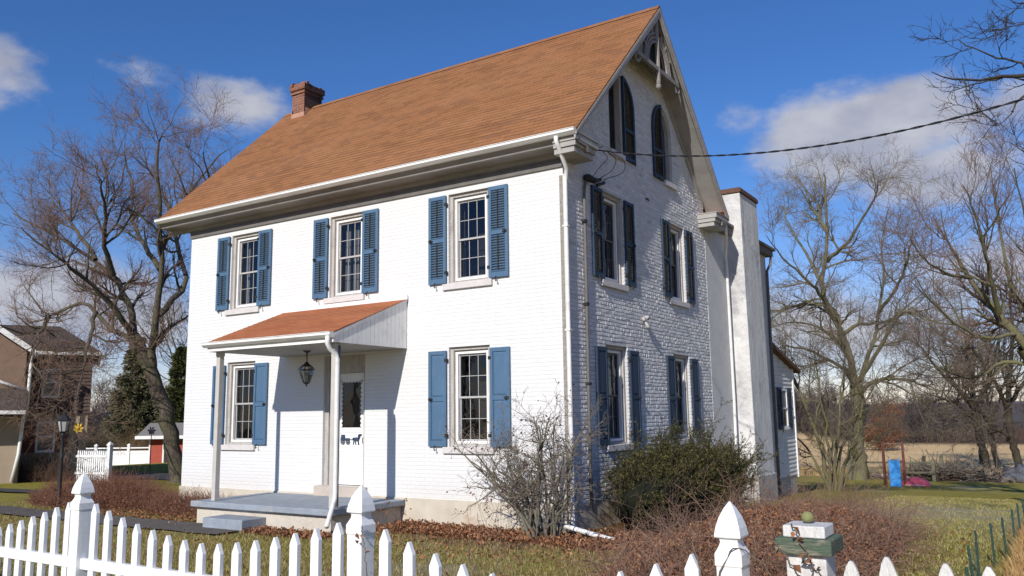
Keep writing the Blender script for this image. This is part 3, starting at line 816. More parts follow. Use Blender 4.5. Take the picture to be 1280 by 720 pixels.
# ---- main roof: stepped shingle courses on both slopes
RX0, RX1 = -10.98, .50
EY = -.50; EZ = 6.955
def courses(m, p0, p1, x0, x1, n, thick=.007):
    """strips from the eave point p0=(y,z) to the ridge point p1, each lifted at its lower edge"""
    y0, z0 = p0; y1, z1 = p1; L = math.hypot(y1 - y0, z1 - z0); ny, nz_ = -(z1 - z0) / L, (y1 - y0) / L
    if nz_ < 0: ny, nz_ = -ny, -nz_
    for i in range(n):
        a, e = i / n, (i + 1) / n
        A = (y0 + (y1 - y0) * a, z0 + (z1 - z0) * a); B = (y0 + (y1 - y0) * e, z0 + (z1 - z0) * e)
        up = (A[0] + ny * thick, A[1] + nz_ * thick); dn = (A[0] + ny * .001, A[1] + nz_ * .001)
        v = [(x0, dn[0], dn[1]), (x1, dn[0], dn[1]), (x0, up[0], up[1]), (x1, up[0], up[1]), (x0, B[0] + ny * .001, B[1] + nz_ * .001), (x1, B[0] + ny * .001, B[1] + nz_ * .001)]
        m.add(v, [(0, 1, 3, 2), (2, 3, 5, 4)])
r = MB()
courses(r, (EY, EZ), (RY, RZ + .02), RX0, RX1, 40)
courses(r, (2 * RY - EY, EZ), (RY, RZ + .02), RX0, RX1, 40)
# underside deck
sl_ = (RZ - EZ) / (RY - EY)
for sgn in (1, -1):
    y0 = EY if sgn > 0 else 2 * RY - EY
    P = [(RX0 + .002, y0, EZ - .004), (RX1 - .002, y0, EZ - .004), (RX1 - .002, RY, RZ + .012), (RX0 + .002, RY, RZ + .012)]
    r.extrude(P, (0, 0, -.05))
for i in range(38):
    x = RX0 + (RX1 - RX0) * i / 38
    r.add([(x, RY - .13, RZ - .085 + .004), (x + .305, RY - .13, RZ - .085 + .002), (x + .305, RY, RZ + .04), (x, RY, RZ + .046), (x, RY + .13, RZ - .085), (x + .305, RY + .13, RZ - .085)], [(0, 1, 2, 3), (3, 2, 5, 4)])
roof = r.build('roof', MAT['roof'], house)
# brick chimney on the ridge
c = MB(); cx0, cx1, cy0, cy1 = -10.34, -9.86, 3.08, 3.74
c.bx(cx0, cx1, cy0, cy1, 10.3, 11.13)
c.bx(cx0 - .035, cx1 + .035, cy0 - .035, cy1 + .035, 11.13, 11.2); c.bx(cx0 - .015, cx1 + .015, cy0 - .015, cy1 + .015, 11.2, 11.24)
c.bx(cx0 - .06, cx1 + .06, cy0 - .06, cy1 + .06, 11.24, 11.4)
g = np.random.default_rng(5)
for i in range(34):
    c.obox((g.uniform(cx0 - .03, cx1 + .03), g.uniform(cy0 - .03, cy1 + .03), 11.41), ((1, g.uniform(-.4, .4), 0), (-g.uniform(-.4, .4), 1, 0), (0, 0, 1)), (g.uniform(.03, .09), g.uniform(.03, .06), g.uniform(.015, .045)))
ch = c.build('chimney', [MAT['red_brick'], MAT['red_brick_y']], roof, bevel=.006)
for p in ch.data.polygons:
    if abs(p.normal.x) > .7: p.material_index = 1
f = MB(); f.bx(cx0 - .012, cx1 + .012, cy0 - .012, cy0 + .05, 10.35, 10.58); f.bx(cx0 - .012, cx0 + .05, cy0, cy1, 10.5, 10.68); f.bx(cx1 - .05, cx1 + .012, cy0 + .06, cy1, 10.5, 10.72)
f.build('flashing', MAT['flash'], roof)

# ---- eaves: crown, soffit, frieze; boxed returns on the gable
e = MB()
prof = [(-.46, 6.90), (-.465, 6.86), (-.40, 6.815), (-.385, 6.77), (-.36, 6.752), (-.10, 6.742), (-.085, 6.70), (-.05, 6.665), (-.004, 6.665), (-.004, 6.90)]
X0, X1 = RX0 + .05, RX1 - .02
vs = [(X0, y, z) for y, z in prof] + [(X1 - .0, y, z) for y, z in prof]; n = len(prof)
e.add(vs, [tuple(range(n)), tuple(range(2 * n - 1, n - 1, -1))] + [(i, (i + 1) % n, n + (i + 1) % n, n + i) for i in range(n)])
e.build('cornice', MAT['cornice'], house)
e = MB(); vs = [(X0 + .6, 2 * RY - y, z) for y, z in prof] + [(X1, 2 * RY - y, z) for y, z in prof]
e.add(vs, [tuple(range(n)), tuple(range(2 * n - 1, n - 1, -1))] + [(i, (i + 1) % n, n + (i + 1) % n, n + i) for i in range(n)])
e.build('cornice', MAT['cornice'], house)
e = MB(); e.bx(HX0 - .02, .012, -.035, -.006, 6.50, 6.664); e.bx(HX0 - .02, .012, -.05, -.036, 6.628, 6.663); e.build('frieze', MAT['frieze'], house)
def cornice_return(y0, y1, sgn):
    m = MB()
    m.bx(.006, .40, y0 + .05, y1 - .05, 6.60, 6.70); m.bx(.006, .44, y0 + .02, y1 - .02, 6.70, 6.79); m.bx(.006, .485, y0, y1, 6.79, 6.90)
    # sloping lid
    m.add([(.006, y0 - .01, 6.902), (.50, y0 - .01, 6.902), (.50, y1 + .01, 6.902), (.006, y1 + .01, 6.902), (.006, y0 - .01, 6.93), (.50, y0 - .01, 6.925), (.50, y1 + .01, 6.925), (.006, y1 + .01, 6.985)],
          [(0, 3, 2, 1), (4, 5, 6, 7), (0, 1, 5, 4), (2, 3, 7, 6), (0, 4, 7, 3), (1, 2, 6, 5)])
    o = m.build('cornice_return', [MAT['soffit'], MAT['flash']], house, bevel=.008)
    for p in o.data.polygons:
        if p.center.z > 6.905 and p.normal.z > .5: p.material_index = 1
cornice_return(-.45, .36, 1); cornice_return(6.50, 7.36, -1)

# rake boards and rake soffit on the gable end
def rake(y0):
    s = MB(); sg = 1 if y0 < RY else -1
    def off(y, z, k): return (y, z - k)
    ya, za = y0, EZ - .062; yb, zb = RY, RZ - .046
    # soffit boards under the overhang
    P = [(.004, ya + sg * .22, za + .22 * sl_ - .03), (.47, ya + sg * .22, za + .22 * sl_ - .03), (.47, yb, zb - .035), (.004, yb, zb - .035)]
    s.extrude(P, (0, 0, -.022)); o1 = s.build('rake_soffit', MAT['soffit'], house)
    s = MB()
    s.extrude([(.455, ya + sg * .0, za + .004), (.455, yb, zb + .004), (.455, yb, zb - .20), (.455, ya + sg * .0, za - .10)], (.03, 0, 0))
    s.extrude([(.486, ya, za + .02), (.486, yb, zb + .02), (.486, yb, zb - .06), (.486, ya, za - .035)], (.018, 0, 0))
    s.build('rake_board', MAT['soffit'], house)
    s = MB(); s.extrude([(.006, ya + sg * .5, za + .5 * sl_ - .06), (.006, yb, zb - .06), (.006, yb, zb - .26), (.006, ya + sg * .5, za + .5 * sl_ - .26)], (.03, 0, 0)); s.build('wall_trim', MAT['soffit'], house)
rake(EY); rake(2 * RY - EY)

# king-post ornament in the gable peak
tr = MB()
X_ = .40
def tube2(pts, rr): tr.tube([(X_, y, z) for y, z in pts], rr, 8)
tr.bx(X_ - .035, X_ + .035, RY - 1.12, RY + 1.12, 9.36, 9.45)
tube2([(RY, 9.10), (RY, 10.55)], .05)
tr.lathe((X_, RY, 9.10), [(.01, -.14), (.05, -.10), (.06, -.05), (.035, 0), (.055, .05), (.05, .1)], 12)
for sgn in (-1, 1):
    tr.extrude([(X_ - .02, RY + sgn * 1.12, 9.45), (X_ - .02, RY + sgn * 1.2, 9.52), (X_ - .02, RY + sgn * .08, 10.64), (X_ - .02, RY + sgn * .08, 10.52)], (.05, 0, 0))
    # scrolled bracket ends below the collar
    tube2([(RY + sgn * 1.12, 9.40), (RY + sgn * 1.16, 9.30), (RY + sgn * 1.10, 9.22), (RY + sgn * 1.0, 9.24), (RY + sgn * .92, 9.33)], .03)
    # arch ring
    aa = np.linspace(.0, math.pi / 2, 9)
    for q in (.50, .58, .66):
        tube2([(RY + sgn * q * math.cos(x), 9.45 + q * 1.12 * math.sin(x)) for x in aa if q * math.cos(x) > .02], .026)
    for x in (.45, .85, 1.2): tube2([(RY + sgn * .62 * math.cos(x), 9.45 + .70 * math.sin(x)), (RY + sgn * .80 * math.cos(x), 9.45 + .88 * math.sin(x))], .02)
tr.build('gable_ornament', MAT['cornice'], house)
# open-work board behind the arch with a round-headed black opening
ob = MB()
hp = [(RY + .46 * math.cos(x), 9.46 + .54 * math.sin(x)) for x in np.linspace(0, math.pi, 15)]
outer = [(RY - 1.02, 9.46), (RY - .0, 10.50), (RY + 1.02, 9.46)]
ob.prism(GABLE, [(RY - 1.02, 9.46), (RY - .46, 9.46), (RY - .44, 9.62), (RY - .36, 9.80), (RY - .23, 9.93), (RY, 10.0), (RY, 10.48)], .33, .36)
ob.prism(GABLE, [(RY + 1.02, 9.46), (RY + .46, 9.46), (RY + .44, 9.62), (RY + .36, 9.80), (RY + .23, 9.93), (RY, 10.0), (RY, 10.48)], .33, .36)
ob.build('gable_panel', MAT['cornice'], house)
ob = MB(); ob.prism(GABLE, [(RY + (u - RY) * 1.12, 9.455 + (z_ - 9.455) * 1.05) for u, z_ in hp], .28, .32); ob.build('gable_vent', MAT['dark'], house)

# ---- gutters and downspouts
def gutter(name, x0, x1, y, z, parent, h=.10, d=.11):
    m = MB(); pr = [(0, 0), (-d * .45, 0), (-d, h * .45), (-d, h * .9), (-d - .012, h * .9), (-d - .012, h), (-d + .014, h), (-d + .014, h * .5), (-d * .45, .014), (-.014, .014), (-.014, h), (0, h)]
    n = len(pr); vs = [(x0, y + a, z + b) for a, b in pr] + [(x1, y + a, z + b) for a, b in pr]
    m.add(vs, [(i, (i + 1) % n, n + (i + 1) % n, n + i) for i in range(n)])
    cap = [(0, 0), (-d * .45, 0), (-d, h * .45), (-d - .008, h), (0, h)]
    for x in (x0, x1): m.extrude([(x, y + a * .995, z + b * .995) for a, b in cap], (.004 if x == x0 else -.004, 0, 0))
    k = int((x1 - x0) / .8)
    for i in range(k): m.bx(x0 + (i + .5) * .8 - .008, x0 + (i + .5) * .8 + .008, y - d, y, z + h - .006, z + h + .006)
    return m.build(name, MAT['gutter'], parent, bevel=.003)
gutter('gutter', RX0 + .02, RX1 - .01, EY + .035, 6.862, house)
def spout(name, pts, r=.038, mat='gutter', parent=None):
    m = MB(); m.tube(pts, r, 10)
    return m.build(name, MAT[mat], parent or house, smooth=True)
spout('downspout', [(.12, -.52, 6.87), (.12, -.52, 6.80), (.13, -.49, 6.74), (.10, -.14, 6.42), (.06, -.085, 6.33), (.035, -.078, 6.22), (.03, -.078, 4.), (.03, -.078, 2.), (.03, -.078, .55), (.04, -.10, .42), (.10, -.22, .36)])
for z in (5.4, 3.6, 1.8): b = MB(); b.bx(-.02, .08, -.118, -.035, z, z + .03); b.build('strap', MAT['gutter'], house)
b = MB(); b.bx(-.125, -.06, -.010, -.002, .72, 6.35); b.build('bare_mortar_strip', M('bare grey mortar', (.42, .39, .34), (.25, .22, .19), 26, .95, .02, 90), house)
spout('downspout', [(.40, 7.40, 6.80), (.40, 7.42, 6.66), (.34, 7.6, 6.5), (.10, 8.2, 6.12), (.075, 8.3, 6.0), (.072, 8.32, 5.8), (.072, 8.34, 4.0), (.075, 8.34, 2.4), (.078, 8.3, 1.6), (.12, 8.1, .95), (.14, 8.02, .7)])
# electric riser on the gable wall and its weather head
spout('conduit', [(.05, .68, 6.42), (.05, .62, 6.25), (.045, .60, 6.1), (.045, .585, 4.5), (.045, .56, 2.5), (.045, .55, .6)], .026, 'frieze')
b = MB(); b.lathe((.07, .70, 6.44), [(.02, -.07), (.06, -.05), (.085, .0), (.075, .05), (.02, .075)], 12); b.tube([(.07, .7, 6.44), (.16, .82, 6.40)], [.07, .055], 10)
b.tube([(.05, 1.0, 6.46), (.07, 1.22, 6.53)], .035, 8); b.tube([(.06, 1.1, 6.40), (.08, 1.36, 6.5)], .03, 8)
b.build('weather_head', MAT['black'], house)
for z in (5.6, 4.1, 2.7): b = MB(); b.bx(.006, .075, .53, .64, z, z + .05); b.build('conduit_strap', MAT['black'], house)
# small white flood lamp
b = MB(); b.lathe((.04, 3.07, 4.08), [(.04, -.045), (.045, 0), (.038, .04), (.01, .045)], 12)
b.tube([(.05, 3.05, 4.1), (.09, 3.03, 4.11), (.15, 3.02, 4.08)], [.018, .03, .05], 10); b.tube([(.05, 3.09, 4.02), (.08, 3.11, 3.95), (.10, 3.13, 3.9)], [.02, .035, .045], 10)
b.build('flood_lamp', MAT['sash_grey'], house, smooth=True)
b = MB(); b.tube([(.004, 3.47, 6.66), (.05, 3.47, 6.64), (.07, 3.45, 6.6)], .02, 6); b.build('iron_eye', M('rusted iron', (.18, .09, .05), (.1, .06, .04), 30), house)

# ---- front door
dr = MB(); F_ = FRONT
dx0, dx1, dz0, dz1 = door
dr.box(F_, dx0 + .002, dx0 + .10, -.23, -.06, dz0, dz1 - .002); dr.box(F_, dx1 - .085, dx1 - .002, -.23, -.06, dz0, dz1 - .002)
dr.box(F_, dx0 + .10, dx1 - .085, -.23, -.09, 3.10, dz1 - .002)
dr.build('door_frame', MAT['greige'], house, bevel=.005)
b = MB(); b.box(F_, dx0 - .06, dx1 + .10, -.2, .16, .66, .858); b.build('door_step', M('buff stone step', (.52, .45, .38), (.42, .36, .31), 5, .9, .012, 40), house, bevel=.01)
a, e = dx0 + .22, dx1 - .09; W_ = -.155
b = MB(); b.box(F_, dx0 + .10, a - .002, -.23, -.17, .862, 3.10); b.build('door_jamb', MAT['greige'], house)
d_ = MB(); st = .115; gl = (2.0, 2.96); md = (1.62, 2.0)
d_.box(F_, a, a + st, W_ - .035, W_, .875, 3.095); d_.box(F_, e - st, e, W_ - .035, W_, .875, 3.095)
d_.box(F_, a + st, e - st, W_ - .035, W_ - .001, gl[1], 3.095); d_.box(F_, a + st, e - st, W_ - .035, W_ - .001, gl[0] - .1, gl[0]); d_.box(F_, a + st, e - st, W_ - .035, W_ - .001, 1.52, 1.6)
d_.box(F_, a + st, e - st, W_ - .035, W_ - .001, .875, 1.0)
d_.box(F_, a + st, e - st, W_ - .03, W_ - .014, 1.0, 1.52); d_.box(F_, a + st, e - st, W_ - .03, W_ - .012, 1.6, gl[0] - .1)
n = 9
for i in range(n):
    u = a + st + (e - a - 2 * st) * (i + .5) / n; d_.box(F_, u - .026, u + .026, W_ - .013, W_ - .007, 1.005, 1.515)
dob = d_.build('door', MAT['sash'], house, bevel=.003)
p = MB(); p.add([F_(a + st, W_ - .02, gl[0]), F_(e - st, W_ - .02, gl[0]), F_(e - st, W_ - .02, gl[1]), F_(a + st, W_ - .02, gl[1])], [(0, 1, 2, 3)]); p.build('door_glass', MAT['glass'], dob, recalc=False)
s = MB()
for i in range(11):
    z = gl[0] + .045 + (gl[1] - gl[0] - .09) * i / 10
    for u, q in ((a + st, 1), (e - st, -1)):
        s.prism(F_, [(u + q * .055 * math.cos(x), z + .045 * math.sin(x)) for x in np.linspace(-math.pi / 2, math.pi / 2, 7)], W_ - .016, W_ - .004)
for i in range(7):
    u = a + st + .045 + (e - a - 2 * st - .09) * i / 6
    s.prism(F_, [(u + .045 * math.cos(x), gl[1] - .06 * math.sin(x)) for x in np.linspace(0, math.pi, 7)], W_ - .016, W_ - .004)
s.build('scalloped_trim', MAT['sash'], dob)
# horse and buggy cut-out on the middle panel
h = MB(); hx = a + st + .02; hz = 1.66; w0, w1 = W_ - .011, W_ + .004
def blobp(cx, cz, rx, rz, n=10): h.prism(F_, [(hx + cx + rx * math.cos(x), hz + cz + rz * math.sin(x)) for x in np.linspace(0, 2 * math.pi, n, endpoint=False)], w0, w1)
blobp(.42, .11, .085, .038); blobp(.50, .16, .03, .05); blobp(.535, .195, .038, .02); blobp(.345, .115, .02, .028)
for lx, sx_ in ((.365, -.02), (.395, .02), (.465, .035), (.485, -.005)): h.prism(F_, [(hx + lx - .010, hz + .09), (hx + lx + .012, hz + .09), (hx + lx + sx_ + .007, hz), (hx + lx + sx_ - .007, hz)], w0 + .001, w1 + .001)
for cx in (.06, .20):
    for i in range(12):
        x0_, x1_ = i * math.pi / 6, (i + 1) * math.pi / 6
        h.prism(F_, [(hx + cx + q * math.cos(x), hz + .055 + q * math.sin(x)) for q, x in ((.055, x0_), (.055, x1_), (.042, x1_), (.042, x0_))], w0, w1)
    for x in (0, math.pi / 3, 2 * math.pi / 3): h.prism(F_, [(hx + cx + .05 * math.cos(x) * s_ - .004 * math.sin(x) * q_, hz + .055 + .05 * math.sin(x) * s_ + .004 * math.cos(x) * q_) for s_, q_ in ((-1, -1), (1, -1), (1, 1), (-1, 1))], w0 + .001, w1 - .001)
h.prism(F_, [(hx + .0, hz + .085), (hx + .24, hz + .085), (hx + .25, hz + .13), (hx + .12, hz + .13), (hx + .11, hz + .20), (hx + .02, hz + .20)], w0 + .002, w1 + .002)
h.prism(F_, [(hx + .24, hz + .10), (hx + .42, hz + .09), (hx + .42, hz + .1), (hx + .24, hz + .11)], w0 + .001, w1 + .001)
h.build('horse_and_buggy_ornament', M('dark blue cut metal', (.03, .05, .09), (.05, .07, .1), 20, .5), dob)
h = MB(); h.box(F_, e - .07, e - .045, W_, W_ + .012, 1.62, 1.86); h.tube([F_(e - .057, W_ + .01, 1.68), F_(e - .057, W_ + .05, 1.70), F_(e - .057, W_ + .05, 1.79), F_(e - .057, W_ + .01, 1.81)], .009, 6)
h.build('handle', MAT['black'], dob)

# ---- porch
PX0, PX1, PY = -6.93, -3.56, -2.05
b = MB(); b.bx(-7.28, -3.56, -1.96, -.035, .56, .668); b.build('porch_floor', MAT['porch_floor'], house, bevel=.012)
b = MB(); b.bx(-7.20, -3.66, -1.86, -.04, -.1, .555); b.build('porch_base', MAT['porch_base'], house)
b = MB(); b.bx(-6.32, -5.26, -2.40, -1.865, .1, .455); b.build('porch_step', MAT['porch_floor'], house, bevel=.012)
for x in (-6.83, -3.73):
    b = MB(); b.bx(x - .052, x + .052, -1.80, -1.696, .669, 3.50); b.bx(x - .06, x + .06, -1.81, -1.686, 3.42, 3.495); b.build('porch_post', MAT['post'], house, bevel=.006)
r = MB()
ey, ez, wy, wz = PY + .06, 3.68, -.012, 4.46
courses(r, (ey, ez), (wy, wz), PX0 - .03, PX1 + .03, 16, .007)
r.extrude([(PX0 - .02, ey, ez - .004), (PX1 + .02, ey, ez - .004), (PX1 + .02, wy, wz - .004), (PX0 - .02, wy, wz - .004)], (0, 0, -.035))
pr_ = r.build('porch_roof', MAT['porch_roof'], house)
b = MB(); b.bx(PX0 - .03, PX1 + .03, -.05, -.004, 4.445, 4.53); b.build('wall_flashing', MAT['white'], pr_)
b = MB(); b.bx(PX0 + .03, PX1 - .03, PY + .10, -.006, 3.495, 3.515); b.build('porch_ceiling', MAT['soffit'], pr_)
b = MB(); b.bx(PX0 + .0, PX1 - .0, PY + .07, PY + .095, 3.50, 3.66); b.build('fascia', MAT['white'], pr_)
for x, s_ in ((PX1, 1), (PX0, -1)):
    b = MB(); n = 17; xf = x - s_ * .024
    for i in range(n):
        y0 = PY + .10 + (1.94) * i / n; y1 = y0 + 1.94 / n - .008
        q = lambda y: ez - .045 + (y - ey) / (wy - ey) * (wz - ez)
        b.extrude([(xf, y0, 3.50), (xf, y1, 3.50), (xf, y1, max(3.53, q(y1))), (xf, y0, max(3.53, q(y0)))], (s_ * .022, 0, 0))
    b.extrude([(xf - s_ * .01, PY + .1, 3.50), (xf - s_ * .01, -.01, 3.50), (xf - s_ * .01, -.01, wz - .05), (xf - s_ * .01, PY + .1, 3.6)], (s_ * .006, 0, 0))
    b.build('gable_boards', MAT['white'], pr_)
    b = MB(); b.extrude([(x + s_ * .002, ey + .02, ez - .012), (x + s_ * .002, wy - .02, wz - .012), (x + s_ * .002, wy - .02, wz - .05), (x + s_ * .002, ey + .02, ez - .06)], (s_ * .02, 0, 0)); b.build('rake_trim', MAT['white'], pr_)
gutter('porch_gutter', PX0 - .05, PX1 + .02, PY + .068, 3.575, house, .10, .11)
spout('porch_downspout', [(-3.62, -2.06, 3.60), (-3.62, -2.06, 3.47), (-3.62, -2.0, 3.38), (-3.61, -1.86, 3.30), (-3.60, -1.83, 3.2), (-3.60, -1.83, 2.0), (-3.60, -1.83, .95), (-3.58, -1.86, .84), (-3.42, -2.16, .52), (-3.36, -2.26, .44)], .040)
spout('leader_pipe', [(-3.66, -1.72, 3.46), (-3.66, -1.72, 2.2), (-3.66, -1.72, .70)], .022, 'frieze')

# ---- rear stucco addition with its chimney, and the clapboard wing
b = MB(); b.bx(-9.5, .012, HD + .005, 12.10, -.9, 6.74); b.build('addition_wall', MAT['stucco'], house)
b = MB(); b.bx(-9.6, .18, HD + .3, 12.35, 6.745, 6.92); b.bx(-9.6, .24, HD + .3, 12.45, 6.92, 7.0); b.build('addition_cornice', MAT['frieze'], house, bevel=.01)
b = MB(); yy0, yy1 = 8.55, 10.10
b.add([(.0, yy0, -.9), (.50, yy0, -.9), (.50, yy1, -.9), (.0, yy1, -.9), (.0, yy0 + .03, 7.86), (.43, yy0 + .03, 7.86), (.43, yy1 - .02, 7.86), (.0, yy1 - .02, 7.86)],
      [(0, 3, 2, 1), (4, 5, 6, 7), (0, 1, 5, 4), (1, 2, 6, 5), (2, 3, 7, 6), (0, 4, 7, 3)])
sc = b.build('stucco_chimney', MAT['stucco_worn'], house, bevel=.02)
b = MB(); b.bx(-.55, .005, yy0 + .03, yy1 - .02, 6.9, 7.859); b.build('stucco_chimney_back', MAT['stucco'], house)
b = MB(); b.bx(-.6, .47, yy0 - .01, yy1 + .02, 7.862, 7.96); b.bx(-.57, .45, yy0 + .02, yy1 - .01, 7.96, 8.0); b.build('cap', MAT['coping'], sc, bevel=.01)
b = MB(); b.bx(-.02, .53, yy0 - .03, yy1 + .02, -.9, .62); b.build('chimney_base', MAT['base_grey'], house, bevel=.02)
spout('downspout', [(.16, 12.2, 6.74), (.14, 12.15, 6.5), (.07, 12.02, 6.3), (.06, 12.0, 4.), (.06, 12.0, -.2)], .04, 'frieze')
WX = -.06
wg = Fr((WX, 0, 0), (0, 1, 0), (1, 0, 0))
b = MB(); yA, yB = 12.12, 14.55; zA, zB = 4.08, 3.52
b.extrude([(WX - .04, yA, .28), (WX - .04, yB, .28), (WX - .04, yB, zB), (WX - .04, yA, zA)], (-4.2, 0, 0))
z = .28; k = 0
while z < 4.0:
    y1 = yB if z + .1 < zB else yA + (zA - z - .06) / (zA - zB) * (yB - yA)
    if y1 > yA + .1: b.add([(WX, yA, z), (WX, y1, z), (WX - .03, y1, z + .128), (WX - .03, yA, z + .128), (WX - .04, yA, z), (WX - .04, y1, z)], [(0, 1, 2, 3), (4, 5, 1, 0)])
    z += .125
b.build('wing_wall', MAT['siding'], house)
for q0, q1 in ((yB, zB), (yA, zA - .1)): b = MB(); b.bx(WX - .03, WX + .03, q0, q0 + .09, .2, q1); b.build('corner_board', MAT['white'], house)
b = MB(); b.extrude([(WX + .16, yA - .1, zA + .12), (WX + .16, yB + .5, zB - .02), (WX + .16, yB + .5, zB - .12), (WX + .16, yA - .1, zA + .0)], (-4.6, 0, 0)); b.build('wing_roof', MAT['coping'], house)
b = MB()
for i in range(7): b.bx(WX - .12, WX - .03, yA + .01 + i * .34, yA + .34 + i * .34, -.95, .27)
b.build('wing_skirting', MAT['base_grey'], house, bevel=.006)
wf = MB(); u0, u1, z0, z1 = 13.12, 13.72, 1.72, 2.88
for (a, e_, c_, d2) in ((u0, u0 + .06, z0, z1), (u1 - .06, u1, z0, z1), (u0 + .06, u1 - .06, z1 - .06, z1), (u0 + .06, u1 - .06, z0, z0 + .05), (u0 + .06, u1 - .06, 2.27, 2.31)): wf.box(wg, a, e_, .0, .035, c_, d2)
wf.box(wg, u0 - .05, u1 + .05, -.0, .06, z0 - .06, z0 - .001)
ww = wf.build('window', MAT['sash'], house)
b = MB(); b.box(wg, u0 + .05, u1 - .05, .004, .008, z0 + .04, z1 - .05); b.build('pane', M('dark wing pane', (.02, .02, .022), (.035, .035, .04), 3, .12, spec=.6), ww)
b = MB(); b.box(wg, u0 + .06, u1 - .06, .0085, .012, 2.31, z1 - .06); b.build('blind', MAT['curtain'], ww)
shutter(wg, u0 - .42, u0 - .03, z0 - .05, z1 + .03, 'louver', MAT['blue_dark'], -1); shutter(wg, u1 + .03, u1 + .42, z0 - .05, z1 + .03, 'louver', MAT['blue_dark'], 1)

# ---- lantern under the porch ceiling
ln = thing('porch_lantern', 'black iron lantern hanging from the porch ceiling by the front door', 'lantern', (-5.28, -.95, 3.49))
lx, ly = -5.28, -.95
b = MB(); b.lathe((lx, ly, 3.455), [(.075, .035), (.07, .02), (.03, .0), (.012, -.02)], 14); b.build('ceiling_rose', MAT['black'], ln)
b = MB()
for i in range(5): b.tube([(lx + .012 * math.cos(x) * (1 if i % 2 else .3), ly + .012 * math.cos(x) * (.3 if i % 2 else 1), 3.42 - i * .034 + .022 * math.sin(x)) for x in np.linspace(0, 2 * math.pi, 9)], .005, 5, False)
b.build('chain', MAT['black'], ln)
b = MB(); zt = 3.25
b.lathe((lx, ly, zt), [(.012, .03), (.03, .02), (.05, -.01), (.105, -.05), (.11, -.06), (.02, -.062)], 6)
b.lathe((lx, ly, zt - .40), [(.006, -.05), (.02, -.03), (.012, -.01), (.04, .0), (.06, .03), (.02, .04)], 6)
for i in range(6):
    a = i * math.pi / 3; q = lambda r_, z_: (lx + r_ * math.cos(a), ly + r_ * math.sin(a), zt + z_)
    b.tube([q(.10, -.055), q(.135, -.13), q(.125, -.2), q(.06, -.38)], .006, 5)
    b.tube([q(.10, -.055), q(.16, -.12), q(.17, -.13)], .006, 5)
    a2 = a + math.pi / 3; b.tube([q(.135, -.13), (lx + .135 * math.cos(a2), ly + .135 * math.sin(a2), zt - .13)], .009, 5)
b.build('cage', MAT['black'], ln)
b = MB(); b.lathe((lx, ly, zt), [(.09, -.06), (.125, -.13), (.115, -.2), (.055, -.375)], 6); b.build('glass_panes', M_glass('clear lantern glass', (.92, .92, .9)), ln)
b = MB(); b.lathe((lx, ly, zt - .3), [(.012, -.08), (.013, .04), (.03, .08), (.025, .12), (.005, .14)], 8); b.build('bulb', MAT['curtain'], ln)

# ---- loose downspout length on the leaves
sp = spout('downspout_pipe', [(.02, -.45, .46), (.30, -.45, .40), (.80, -.40, .29), (.92, -.36, .27)], .04)
sp.parent = None; sp.matrix_parent_inverse = Matrix.Identity(4)
tag(sp, 'loose length of white downspout lying on brown leaves by the house corner', 'downspout')

# ---- service cable to the gable
A = Vector((.10, .85, 7.02)); B = Vector((7.96, -1.0, 6.07)); A2 = A + (B - A) * 1.6
def cab(t_): return A + (B - A) * t_ - Vector((0, 0, 4 * .5 * t_ * (1 - t_)))
cb = thing('overhead_cable', 'twisted black service cable running from the gable wall across the sky', 'cable', tuple(A))
for ph in (0, math.pi):
    pts = []; n = 260
    for i in range(n + 1):
        q = i / n * 1.55; p = cab(q); a = q * 110 + ph
        pts.append(p + Vector((.0, math.cos(a), math.sin(a))) * .0085)
    m = MB(); m.tube(pts, .008, 6); m.build('strand', MAT['wire'], cb, smooth=True)
for k, (dx, dz, e_) in enumerate((((.02), .0, (.07, .80, 6.47)), (.06, .0, (.07, 1.1, 6.49)), (.10, .0, (.08, 1.3, 6.51)))):
    p0 = cab(.03 + .012 * k); p3 = Vector(e_)
    pts = [p0, p0 + Vector((.06 + dx, .05 + .08 * k, -.14)), p0 * .45 + p3 * .55 + Vector((.10 + dx, .16 * (k - .3), -.05)), p3 + Vector((.06, .05, .06)), p3]
    q, _ = resample([tuple(x) for x in pts], (1, 1), 16, RNG); m = MB(); m.tube([tuple(x) for x in q], .0065, 6); m.build('drip_loop', MAT['wire'], cb, smooth=True)
m = MB(); m.tube([(.0, .84, 7.03), (.12, .85, 7.03)], .014, 6); m.tube([(.12, .85, 7.03), (.38, .78, 7.0)], .016, 6); m.build('clamp', M('bright clamp', (.6, .6, .6), (.4, .4, .4), 20, .4), cb)

